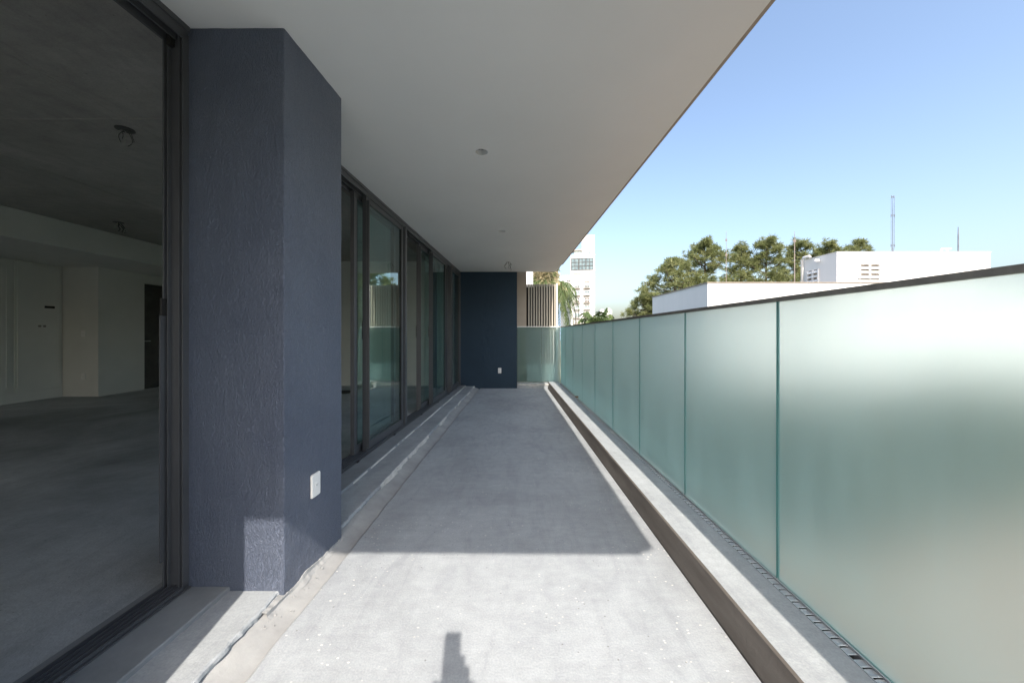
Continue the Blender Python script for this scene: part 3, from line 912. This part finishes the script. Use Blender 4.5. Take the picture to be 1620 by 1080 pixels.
# ------------------------------------------------------------------ screen and wall of the neighbouring balcony
o = MB().box(0.113, 0.328, 8.19, 8.40, -4.4, 3.4).build('neighbour_wall', M['beige'], bevel=0.004)
tag(o, 'beige plaster wall strip beyond the glass, left of the slats', 'wall')
scr = empty('slatted_screen', (0, 8.22, 0)); tag(scr, 'screen of upright beige slats beyond the end glass', 'screen')
MB().box(0.333, 1.0, 0.18, 0.188, 1.30, 2.30).build('dark_gap_sheet', M['dark'], scr)  # dark sheet added so the gaps between the slats stay dark
sm = MB().box(-0.0155, 0.0155, 0.0, 0.07, 0.51, 2.335).mesh('slat', M['slat'])
for k in range(11):
    o = link('slat', sm, scr); o.location.x = 0.386 + k * 0.0594
MB().box(1.006, 1.040, -0.02, 0.19, 0.0, 2.345).build('end_post', M['outer_white'], scr)
MB().box(0.333, 1.0055, -0.015, 0.195, -0.6, 0.508).build('white_upstand', M['outer_white'], scr)
MB().box(0.333, 1.0055, 0.071, 0.178, 2.305, 2.332).build('top_rail', M['slat'], scr)
o = MB().box(0.36, 0.56, 9.6, 9.9, 1.5, 4.4).build('chimney_block', M['outer_white'], bevel=0.005)
tag(o, 'white plastered block showing above the left slats', 'wall')
tag(MB().box(0.2, 1.05, 8.9, 11.0, -4.4, 1.5).build('neighbour_block', M['outer_white']), 'white neighbouring block hidden behind the slatted screen', 'building')

# ------------------------------------------------------------------ white neighbour building with plant room
nb = empty('white_building', (7.6, 14.0, GZ)); tag(nb, 'low flat-roofed white building behind the balustrade, carrying the plant room', 'building')
H1 = EYE + 80 / F * 14.0
m = MB().box(0, 20, 0, 5.5, 0, H1 - GZ); m.build('wall', M['outer_white'], nb)
m = MB(); m.box(-0.03, 20.03, -0.03, 5.53, H1 - GZ + 0.001, H1 - GZ + 0.045); m.build('parapet_cap', M['trim'], nb)
pr = empty('plant_room', (16.23, 18.0, H1 - 3.0)); tag(pr, 'white plant room with louvred vents on the flat roof', 'building')
H2 = EYE + 129 / F * 18.0 - (H1 - 3.0)
m = MB().box(0, 7.67, 0, 2.25, 0, H2); m.build('wall', M['outer_white'], pr)
MB().box(-0.02, 7.69, -0.02, 2.27, H2 + 0.001, H2 + 0.03).build('parapet_cap', M['outer_white'], pr)
zb = H1 - 3.0
def vent(parent, origin, ux, w_, h_, rows_=4, cols=2):
    v = empty('vent', origin); v.parent = parent
    nx = Vector((ux.y, -ux.x, 0))         # outward
    def bx(m, a, b, z0, z1, d0, d1):
        q = [ux * a + nx * d0, ux * b + nx * d0, ux * b + nx * d1, ux * a + nx * d1]
        m.prism([(p.x, p.y) for p in q], z0, z1)
    m = MB(); bx(m, 0, w_, 0, h_, 0.004, 0.012); m.build('back', M['trim'], v)
    m = MB()
    for a in (0, w_ / 2 - 0.03, w_ - 0.06): bx(m, a, a + 0.06, 0, h_, 0.0125, 0.10)
    m.build('frame', M['outer_white'], v)
    for c in range(cols):
        for r in range(rows_):
            a = 0.061 + c * (w_ / 2 - 0.03); b = a + w_ / 2 - 0.092
            z1 = h_ * (r + 1) / rows_ - 0.06; z0 = z1 - h_ / rows_ * 0.5
            p = [ux * a + nx * 0.02, ux * b + nx * 0.02, ux * b + nx * 0.115, ux * a + nx * 0.115]
            m = MB()
            m.quad((p[0].x, p[0].y, z1), (p[1].x, p[1].y, z1), (p[2].x, p[2].y, z0), (p[3].x, p[3].y, z0))
            m.quad((p[3].x, p[3].y, z0 - .02), (p[2].x, p[2].y, z0 - .02), (p[1].x, p[1].y, z1 - .02), (p[0].x, p[0].y, z1 - .02))
            m.quad((p[3].x, p[3].y, z0), (p[2].x, p[2].y, z0), (p[2].x, p[2].y, z0 - .02), (p[3].x, p[3].y, z0 - .02))
            m.build('louvre', M['plate'], v, fix=False)
    return v
a = pt(1357, 441, 18.0); b = pt(1391, 413, 18.0)
vent(pr, (a.x - 16.23, -0.001, a.z - zb), Vector((1, 0, 0)), b.x - a.x, b.z - a.z)
vent(pr, (-0.001, 1.75, pt(1357, 447, 18.0).z - zb - 0.05), Vector((0, -1, 0)), 0.75, 0.92)
pp = MB(); pp.tube([(-0.12, 2.0, 0), (-0.12, 2.0, H2 + 0.02), (-0.12, 1.9, H2 + 0.13), (-0.10, 1.55, H2 + 0.13), (-0.10, 1.5, H2 + 0.06)], 0.07, 10); pp.build('vent_pipe', M['plate'], pr, smooth=True)
cm = MB(); cm.box(-0.30, -0.05, 0.95, 1.05, H2 - 0.26, H2 - 0.15); cm.build('camera_box', M['plate'], pr)
gd = MB()
for x in (5.45, 5.75): gd.tube([(x, 0.2, H2), (x, 0.2, H2 + 0.22)], 0.03, 6)
gd.tube([(5.45, 0.2, H2 + 0.22), (5.95, 0.2, H2 + 0.22)], 0.03, 6)
gd.build('guard_pipe', M['plate'], pr)

def antenna(label, u, vtop, y, zbase, r, mat, arms=(), guys=False):
    b = pt(u, vtop, y)
    e = empty('antenna', (b.x, y, zbase)); tag(e, label, 'antenna', 'rooftop antennas')
    h = b.z - zbase
    MB().tube([(0, 0, 0), (0, 0, h * 0.7), (0, 0, h)], [r, r * 0.85, r * 0.4], 8).build('mast', mat, e)
    for t, w_ in arms:
        m = MB(); m.tube([(-w_, 0, h * t), (w_, 0.0, h * t + 0.03)], r * 0.8, 6)
        for s in (-w_, w_): m.tube([(s, 0, h * t - 0.06), (s, 0, h * t + 0.06)], r * 1.1, 6)
        m.build('cross_arm', mat, e)
    if guys:
        m = MB()
        for s in (-1, 1):
            m.tube([(s * 0.08, 0, h * 0.98), (s * 0.085, 0, h * 0.62), (s * 0.085, 0, h * 0.16), (s * 0.02, 0, 0.1)], 0.008, 5)
        m.tube([(0, 0, h * 0.15), (-0.22, 0, 0)], 0.01, 5)
        m.build('cable', mat, e)
    return e
antenna('tall antenna mast with three cross arms on the plant room roof', 1412.5, 310, 18.8, H2 + zb, 0.018, M['antenna'], ((0.985, 0.06), (0.67, 0.085), (0.17, 0.085)), True)
antenna('short dark antenna pole at the right of the plant room roof', 1516, 359, 18.8, H2 + zb, 0.030, M['antenna'])
antenna('slender antenna rising left of the pines over the white parapet', 1149, 366, 17.5, H1, 0.013, M['antenna_rust'], ((0.86, 0.03), (0.62, 0.03)))
antenna('rusty antenna pole just left of the plant room', 1257, 366, 16.5, H1, 0.019, M['antenna_rust'], ((0.84, 0.04),))

# ------------------------------------------------------------------ trees
def needle_tuft(m, c, rn, size, n=42, lift=0.35):
    for k in range(n):
        d = Vector((rn.gauss(0, 1), rn.gauss(0, 1), rn.gauss(0, 1) * 0.8 + lift)).normalized()
        L = size * rn.uniform(0.55, 1.1)
        s = d.cross(Vector((rn.uniform(-1, 1), rn.uniform(-1, 1), rn.uniform(-1, 1)))).normalized() * size * rn.uniform(0.025, 0.058)
        a = c + d * size * 0.08
        b = c + d * L + Vector((0, 0, -0.12 * L))
        m.quad(a - s, a + s, b + s * 0.6, b - s * 0.6)

def pine(label, u, vtop, y, width, seed, crown_frac=0.5, tufts=230, lean=0.0):
    rn = random.Random(seed)
    top = pt(u, vtop, y)
    e = empty('pine_tree', (top.x, y, GZ)); tag(e, label, 'pine tree', 'pines behind the white building')
    h = top.z - GZ
    tr = MB()
    ax = [Vector((lean * (t ** 2) + 0.25 * math.sin(3 * t + seed), 0.2 * math.sin(2.3 * t + seed), h * 0.97 * t)) for t in [i / 12 for i in range(13)]]
    off = Vector((-ax[-1].x, -ax[-1].y, 0)) 
    ax = [p + off for p in ax]
    tr.tube(ax, [0.30 * (1 - 0.85 * i / 12) for i in range(13)], 8)
    cr = MB()
    z0 = 1 - crown_frac
    nl = 30
    tufts = int(tufts * 1.55); width *= 1.16
    ends = []
    for k in range(nl):
        t = z0 + (1 - z0) * ((k + rn.random() * 0.8) / nl) * 0.97
        i = min(11, int(t * 12)); p0 = ax[i].lerp(ax[i + 1], t * 12 - i)
        s = (t - z0) / (1 - z0)
        rad = width * (0.62 + 0.45 * math.sin(min(1.0, s * 1.15) * math.pi)) * (1.0 - 0.55 * s ** 3) * rn.uniform(0.65, 1.08)
        a = k * 2.399 + rn.uniform(-0.4, 0.4)
        tip = p0 + Vector((math.cos(a) * rad, math.sin(a) * rad, rad * rn.uniform(0.05, 0.5)))
        mid = p0.lerp(tip, 0.5) + Vector((0, 0, -0.08 * rad))
        tr.tube([p0, mid, tip], [0.10, 0.06, 0.025], 5)
        ends.append((p0, mid, tip, rad))
    per = max(4, tufts // nl)
    for p0, mid, tip, rad in ends:
        for q in range(per):
            f = 0.42 + 0.58 * rn.random() ** 0.55
            c = (p0.lerp(mid, f * 2) if f < 0.5 else mid.lerp(tip, f * 2 - 1))
            c = c + Vector((rn.gauss(0, 1), rn.gauss(0, 1), rn.gauss(0.35, 0.7))) * (0.13 * rad + 0.12)
            needle_tuft(cr, c, rn, rn.uniform(0.36, 0.66))
    for q in range(14):
        needle_tuft(cr, ax[-1] + Vector((rn.gauss(0, .45), rn.gauss(0, .45), rn.uniform(-1.2, 0.35))), rn, 0.5)
    tr.build('trunk', M['bark'], e, smooth=True)
    cr.build('crown', M['needles'], e, fix=False)
    return e
pine('low pine at the far left end of the row, left of the parapet corner', 1022, 462, 44, 1.7, 11, 0.42, 170)
pine('broad rounded pine above the receding parapet of the white building', 1066, 408, 43, 3.6, 12, 0.56, 420)
pine('tall pointed pine left of the slender antenna', 1114, 374, 45, 3.2, 13, 0.55, 360)
pine('thin pine just right of the slender antenna', 1171, 382, 46, 1.9, 14, 0.5, 220)
pine('tallest pine, standing between the slender and the rusty antenna', 1213, 369, 45, 3.0, 15, 0.58, 360)
pine('pine directly behind the rusty antenna pole', 1262, 375, 47, 2.5, 16, 0.55, 300)
pine('pine rising behind the left edge of the plant room roof', 1312, 376, 46, 3.0, 17, 0.5, 320)
pine('last pine on the right, a small tuft over the plant room roof', 1357, 375, 46, 1.8, 18, 0.4, 150)

def frond(m, base, a, elev, L, droop, rn, leaf, w_, mi=0, n=22, twist=0.0):
    d = Vector((math.cos(a), math.sin(a), 0))
    pts = []
    for i in range(n + 1):
        t = i / n
        r = L * (math.sin(min(t, 1) * 1.35) / math.sin(1.35)) * math.cos(elev) * (1 - 0.25 * droop * t * t)
        z = L * (math.sin(elev) * t - droop * t * t)
        pts.append(base + d * r + Vector((0, 0, z)))
    side = Vector((-d.y, d.x, 0))
    m.tube(pts[::4] + [pts[-1]], [0.03, 0.028, 0.024, 0.018, 0.012, 0.006, 0.004][:len(pts[::4]) + 1], 4, mi)
    for i in range(2, n):
        t = i / n
        tg = (pts[i + 1] - pts[i - 1]).normalized()
        ll = leaf * (0.45 + 0.75 * math.sin(min(1, t * 1.1) * math.pi)) 
        for s in (-1, 1):
            dr = (side * s * 0.75 + tg * 0.55 + Vector((0, 0, -0.35 - 0.5 * rn.random()))).normalized()
            up = tg.cross(dr).normalized()
            b0 = pts[i]; wv = tg * w_
            mid = b0 + dr * ll * 0.55; tip = b0 + dr * ll + Vector((0, 0, -0.22 * ll))
            m.quad(b0 - wv * 0.5, b0 + wv * 0.5, mid + wv * 0.6, mid - wv * 0.6, mi)
            m.tri(mid - wv * 0.6, mid + wv * 0.6, tip, mi)

def palm(label, base, trunk_top, nf, L, dead, seed, leaf=0.5, w_=0.045, weep=False):
    rn = random.Random(seed)
    e = empty('palm_tree', (base[0], base[1], GZ)); tag(e, label, 'palm tree')
    h = trunk_top - GZ
    MB().tube([(0, 0, 0), (0.05, 0, h * 0.3), (0.02, 0, h * 0.7), (0, 0, h)], [0.30, 0.24, 0.22, 0.20], 12).build('trunk', M['palm_bark'], e, smooth=True)
    top = Vector((0, 0, h))
    cr = MB()
    for k in range(nf):
        a = k * 2.399 + rn.uniform(-0.2, 0.2)
        s = k / nf
        if weep: frond(cr, top, a, 0.35 - 0.9 * s, L * rn.uniform(0.8, 1.1), 0.75 + 0.4 * s, rn, leaf, w_)
        else: frond(cr, top, a, 1.25 - 1.5 * s, L * rn.uniform(0.85, 1.1), 0.45 + 0.5 * s, rn, leaf, w_)
    cr.build('crown', M['palm_leaf'], e, fix=False)
    if dead:
        dm = MB()
        for k in range(46 if weep else 0):
            frond(dm, top + Vector((rn.uniform(-.3, .3), rn.uniform(-.3, .3), -0.1)), rn.uniform(0, 6.28), rn.uniform(1.1, 1.45), rn.uniform(0.7, 1.5), 0.15, rn, leaf * 0.7, w_ * 1.1, k % 3 == 0, 18)
        for k in range(dead):
            a = k * 2.399 + rn.uniform(-0.3, 0.3)
            frond(dm, top + Vector((0, 0, -0.1)), a, (0.5 - 1.6 * rn.random()) if weep else -0.75 - 0.5 * rn.random(), L * rn.uniform(0.35, 0.6), 0.35, rn, leaf * 0.8, w_ * 1.1, 0, 18)
        dm.m = [int(q) for q in dm.m]; dm.build('dead_fronds', [M['dead_leaf'], M['palm_leaf']], e, fix=False)
    return e
palm('palm with a skirt of dry fronds hanging behind the slatted screen', (1.25, 14.2), 3.2, 44, 1.75, 90, 3, 0.40, 0.035, True)
palm('palm crown in front of the white tower, above the balustrade', (7.3, 31.0), 2.0, 30, 2.6, 6, 8, 0.7, 0.07)

def leafy(label, x, y, ztop, rad, seed, n, size, mat, name='leafy_tree', cat='tree', group=None, squash=1.0):
    rn = random.Random(seed)
    e = empty(name, (x, y, GZ)); tag(e, label, cat, group)
    h = ztop - GZ
    tr = MB(); tr.tube([(0, 0, 0), (0.1, 0, h * 0.35), (0, 0.1, h * 0.75)], [0.16, 0.12, 0.06], 7)
    cr = MB()
    lobes = []
    for k in range(12):
        d = Vector((rn.gauss(0, 1), rn.gauss(0, 1), rn.gauss(0, 1))).normalized()
        c = Vector((d.x * rad * 0.55, d.y * rad * 0.55, h * 0.55 + d.z * h * 0.27))
        lobes.append((c, rad * rn.uniform(0.42, 0.62)))
        tr.tube([(0, 0.05, h * 0.4), c], [0.06, 0.02], 5)
    for i in range(n):
        c, r = lobes[i % 12]
        d = Vector((rn.gauss(0, 1), rn.gauss(0, 1), rn.gauss(0, 1))).normalized()
        p = c + d * r * (0.55 + 0.5 * rn.random())
        nrm = (d + Vector((rn.uniform(-.7, .7), rn.uniform(-.7, .7), rn.uniform(-.2, .9)))).normalized()
        s = nrm.cross(Vector((rn.uniform(-1, 1), rn.uniform(-1, 1), 0.3))).normalized() * size * rn.uniform(.6, 1.2)
        t = nrm.cross(s).normalized() * size * rn.uniform(.4, .7)
        cr.quad(p - s, p - t, p + s, p + t)
    tr.build('trunk', M['bark'], e)
    cr.build('crown', mat, e, fix=False)
    return e
SH = 'leafy shrub standing as a dark blur behind the frosted balustrade'
for k, (x, y, zt, r) in enumerate(((3.9, 12.6, 0.3, 1.8), (6.0, 10.6, 0.3, 2.2), (8.4, 9.8, 0.3, 2.3), (10.7, 9.8, 0.4, 2.4), (13.0, 10.2, 0.3, 2.3), (15.4, 11.0, 0.2, 2.2), (3.0, 16.5, 0.3, 1.9))):
    leafy(SH, x, y, zt, r, 40 + k, 2600, 0.16, M['leaves'], 'leafy_shrub', 'shrub', 'shrubs behind the frosted glass')
leafy('small green tree at the foot of the sky, right of the palm', 38.5, 110, 6.0, 4.2, 60, 2600, 0.5, M['far_leaves'])
leafy('small distant tree beside the low pine', 33.0, 118, 5.2, 3.2, 61, 2000, 0.5, M['far_leaves'])
leafy('rounded leafy tree at the foot of the white tower', 27.0, 95, 4.6, 4.0, 62, 2600, 0.45, M['far_leaves'])

# ------------------------------------------------------------------ white tower far behind
TY = 240.0
S = TY / F
tl = pt(902.9, 372, TY)
TR = -math.atan2(tl.x, TY)
tw = empty('white_tower', (tl.x, TY, GZ), TR); tag(tw, 'tall white apartment tower with a big black-framed window near the top', 'apartment tower')
def tz(zy): return EYE + (HOR - (370 + zy / 7.2)) * S - GZ
def tx(zx): return (zx - 165) / 7.2 * S * 1.0
W = tx(432)
MB().box(0, W, 0, 12, 0, tz(245)).build('wall', M['tower_white'], tw)
MB().box(tx(290), W - 0.05, 0.4, 11.5, tz(245) + 0.01, tz(20)).build('penthouse', M['tower_white'], tw)
MB().box(tx(180), tx(289), 0.6, 8, tz(190), tz(178)).build('terrace_roof', M['tower_shade'], tw)
MB().box(tx(205), tx(284), 0.3, 0.4, tz(238), tz(208)).build('terrace_rail', M['balcony_glass'], tw)
for zy in (250, 500, 427):
    MB().box(-0.25, W + 0.25, -0.35, 0.5, tz(zy + 5), tz(zy - 4)).build('cornice', M['tower_white'], tw)
def twin(x0, x1, y0, y1, mat='far_glass', cols=2, rows_=1, fr='far_dark', d=0.0, fw=0.12):
    m = MB(); m.box(tx(x0), tx(x1), d - 0.10, d - 0.02, tz(y1), tz(y0))
    wdw = m.build('window', M[mat], tw)
    f_ = MB()
    for c in range(cols + 1):
        x = tx(x0) + (tx(x1) - tx(x0)) * c / cols
        f_.box(x - fw, x + fw, d - 0.22, d - 0.101, tz(y1), tz(y0))
    for r in range(rows_ + 1):
        z = tz(y1) + (tz(y0) - tz(y1)) * r / rows_
        f_.box(tx(x0) - fw, tx(x1) + fw, d - 0.24, d - 0.1012, z - fw, z + fw)
    f_.build('frame', M[fr], wdw)
    return wdw
big = twin(172, 414, 284, 413, 'far_glass', 6, 3, 'far_dark', 0, 0.17)
for x in (258, 335): MB().box(tx(x) - 0.25, tx(x) + 0.25, -0.30, -0.245, tz(413), tz(284)).build('mullion', M['far_dark'], big)
twin(360, 402, 116, 130, 'tower_shade', 1, 1, 'tower_shade', 0.4, 0.08)
twin(360, 402, 203, 233, 'far_glass', 2, 1, 'tower_white', 0.4, 0.12)
twin(320, 374, 472, 494, 'tower_shade', 2, 1, 'tower_white', 0, 0.1)
for a, b in ((195, 282), (303, 388)): MB().box(tx(a), tx(b), -0.12, -0.02, tz(460), tz(451)).build('slit', M['trim'], tw)
levels = [(588, 622, 550, 'far_glass', 'balcony'), (655, 702, 632, 'balcony_glass', 'balcony'), (724, 785, 716, 'far_dark', 'window'),
          (818, 862, 810, 'balcony_glass', 'balcony'), (905, 960, 893, 'far_glass', 'balcony'), (985, 1025, 976, 'far_dark', 'window'),
          (1070, 1110, 1062, 'far_glass', 'balcony'), (1155, 1195, 1147, 'far_glass', 'balcony')]
for zt, zb_, zs, mt, kd in levels:
    for cx in (235, 345):
        if kd == 'window' and mt == 'far_dark':
            twin(cx - 22, cx + 26, zt, zb_, 'far_dark', 2, 2, 'tower_white', 0, 0.2)
        else:
            twin(cx - 24, cx + 30, zt, zb_ - 2, 'far_glass' if mt == 'balcony_glass' else mt, 2, 1, 'tower_white', 0, 0.10)
        MB().box(tx(cx - 25), tx(cx + 30), -0.35, -0.02, tz(zs + 3), tz(zs - 3)).build('lintel', M['trim'], tw)
        bl = MB(); bl.box(tx(cx - 38), tx(cx + 36), -1.1, -0.02, tz(zb_ + 6), tz(zb_)); bb = bl.build('balcony', M['trim'], tw)
        if mt == 'balcony_glass':
            MB().box(tx(cx - 34), tx(cx + 33), -1.05, -0.98, tz(zb_ - 0.1), tz(zb_ - 24)).build('glass_rail', M['balcony_glass'], bb)
        else:
            r_ = MB()
            for q in range(9):
                x = tx(cx - 34) + q * (tx(cx + 33) - tx(cx - 34)) / 8
                r_.box(x - 0.06, x + 0.06, -1.05, -0.95, tz(zb_ - 0.1), tz(zb_ - 20))
            r_.box(tx(cx - 35), tx(cx + 34), -1.06, -0.94, tz(zb_ - 20), tz(zb_ - 23)); r_.build('railing', M['trim'], bb)

wl_ = pt(887, 436, 275.0)
wg = empty('white_block', (wl_.x, 275.0, GZ), TR); tag(wg, 'lower white apartment block with dark windows left of the tower', 'apartment block')
S2 = 275.0 / F
MB().box(0, 20 * S2, 0, 12, 0, wl_.z - GZ).build('wall', M['tower_white'], wg)
for r, v in enumerate((443, 448.5, 453.5, 460, 465, 471, 477, 485, 493)):
    for c, (u0, u1) in enumerate(((889, 892.2), (897, 902.5))):
        z1 = EYE + (HOR - v) * S2 - GZ; z0 = z1 - 2.6 * S2
        m = MB().box((u0 - 887) * S2, (u1 - 887) * S2, -0.12, -0.02, z0, z1)
        wdw = m.build('window', M['far_dark'] if (r + c) % 3 else M['far_glass'], wg)
        f_ = MB(); mx = ((u0 + u1) / 2 - 887) * S2
        f_.box(mx - 0.15, mx + 0.15, -0.2, -0.1201, z0, z1); f_.box((u0 - 887) * S2 - 0.3, (u1 - 887) * S2 + 0.3, -0.6, -0.1205, z0 - 0.35, z0 - 0.001)
        f_.build('frame', M['tower_white'], wdw)
bt = pt(880, 424, 330.0)
gbd = empty('blue_glass_tower', (bt.x, 330.0, GZ), TR); tag(gbd, 'sliver of a blue glass tower between the palm and the white block', 'office tower')
MB().box(0, 7.2 * 330 / F, 0, 14, 0, bt.z - GZ).build('wall', M['blue_glass'], gbd)
for k in range(9):
    z = bt.z - GZ - 2 - k * 4.2
    MB().box(-0.1, 7.2 * 330 / F + 0.1, -0.25, -0.01, z, z + 0.5).build('floor_band', M['balcony_glass'], gbd)
for (u0, u1, v, yy, lab) in ((949, 957, 491, 420, 'small far white house left of two beside the white tower'), (958.5, 968, 489.5, 430, 'small far white house with stepped roof right of the palm')):
    p0 = pt(u0, v, yy); s_ = yy / F
    e = empty('far_house', (p0.x, yy, GZ)); tag(e, lab, 'house')
    w_ = (u1 - u0) * s_
    MB().box(0, w_, 0, 10, 0, p0.z - GZ).build('wall', M['tower_white'], e)
    MB().prism([(w_ * .2, 1), (w_ * .75, 1), (w_ * .75, 8), (w_ * .2, 8)], p0.z - GZ + 0.01, p0.z - GZ + 1.4).build('roof_block', M['tower_white'], e)
    for c in range(2):
        MB().box(w_ * (.18 + .4 * c), w_ * (.38 + .4 * c), -0.1, -0.02, p0.z - GZ - 4.2, p0.z - GZ - 2.4).build('window', M['far_dark'], e)

# ------------------------------------------------------------------ the photographer's camera and tripod (its shadow lies on the floor)
tp = empty('camera_tripod', (-0.029, -0.16, 0)); tag(tp, 'camera on a tripod at the viewpoint, casting its shadow on the sunlit floor', 'tripod')
m = MB(); m.box(-0.070, 0.080, -0.04, 0.03, 1.30, 1.395); m.build('camera_body', M['black'], tp, bevel=0.008)
m = MB(); m.prism([(-0.032, -0.03), (0.028, -0.03), (0.028, 0.02), (-0.032, 0.02)], 1.3955, 1.61); m.build('flash_trigger', M['black'], tp, bevel=0.004)
m = MB(); m.box(0.0285, 0.060, -0.02, 0.015, 1.3955, 1.465); m.box(0.0285, 0.045, -0.02, 0.015, 1.466, 1.51); m.build('dial', M['black'], tp)
MB().tube([(0, -0.005, 0.75), (0, -0.005, 1.298)], 0.016, 10).build('centre_column', M['black'], tp)
for k in range(3):
    a = math.radians(90 + 120 * k)
    MB().tube([(0.03 * math.cos(a), 0.03 * math.sin(a), 1.02), (0.42 * math.cos(a), 0.42 * math.sin(a), 0.012)], [0.016, 0.011], 8).build('leg', M['black'], tp)

for o in bpy.data.objects:
    if o.type == 'MESH' and o.get("kind") is None and o.parent is None and "category" not in o:
        o["kind"] = "structure"
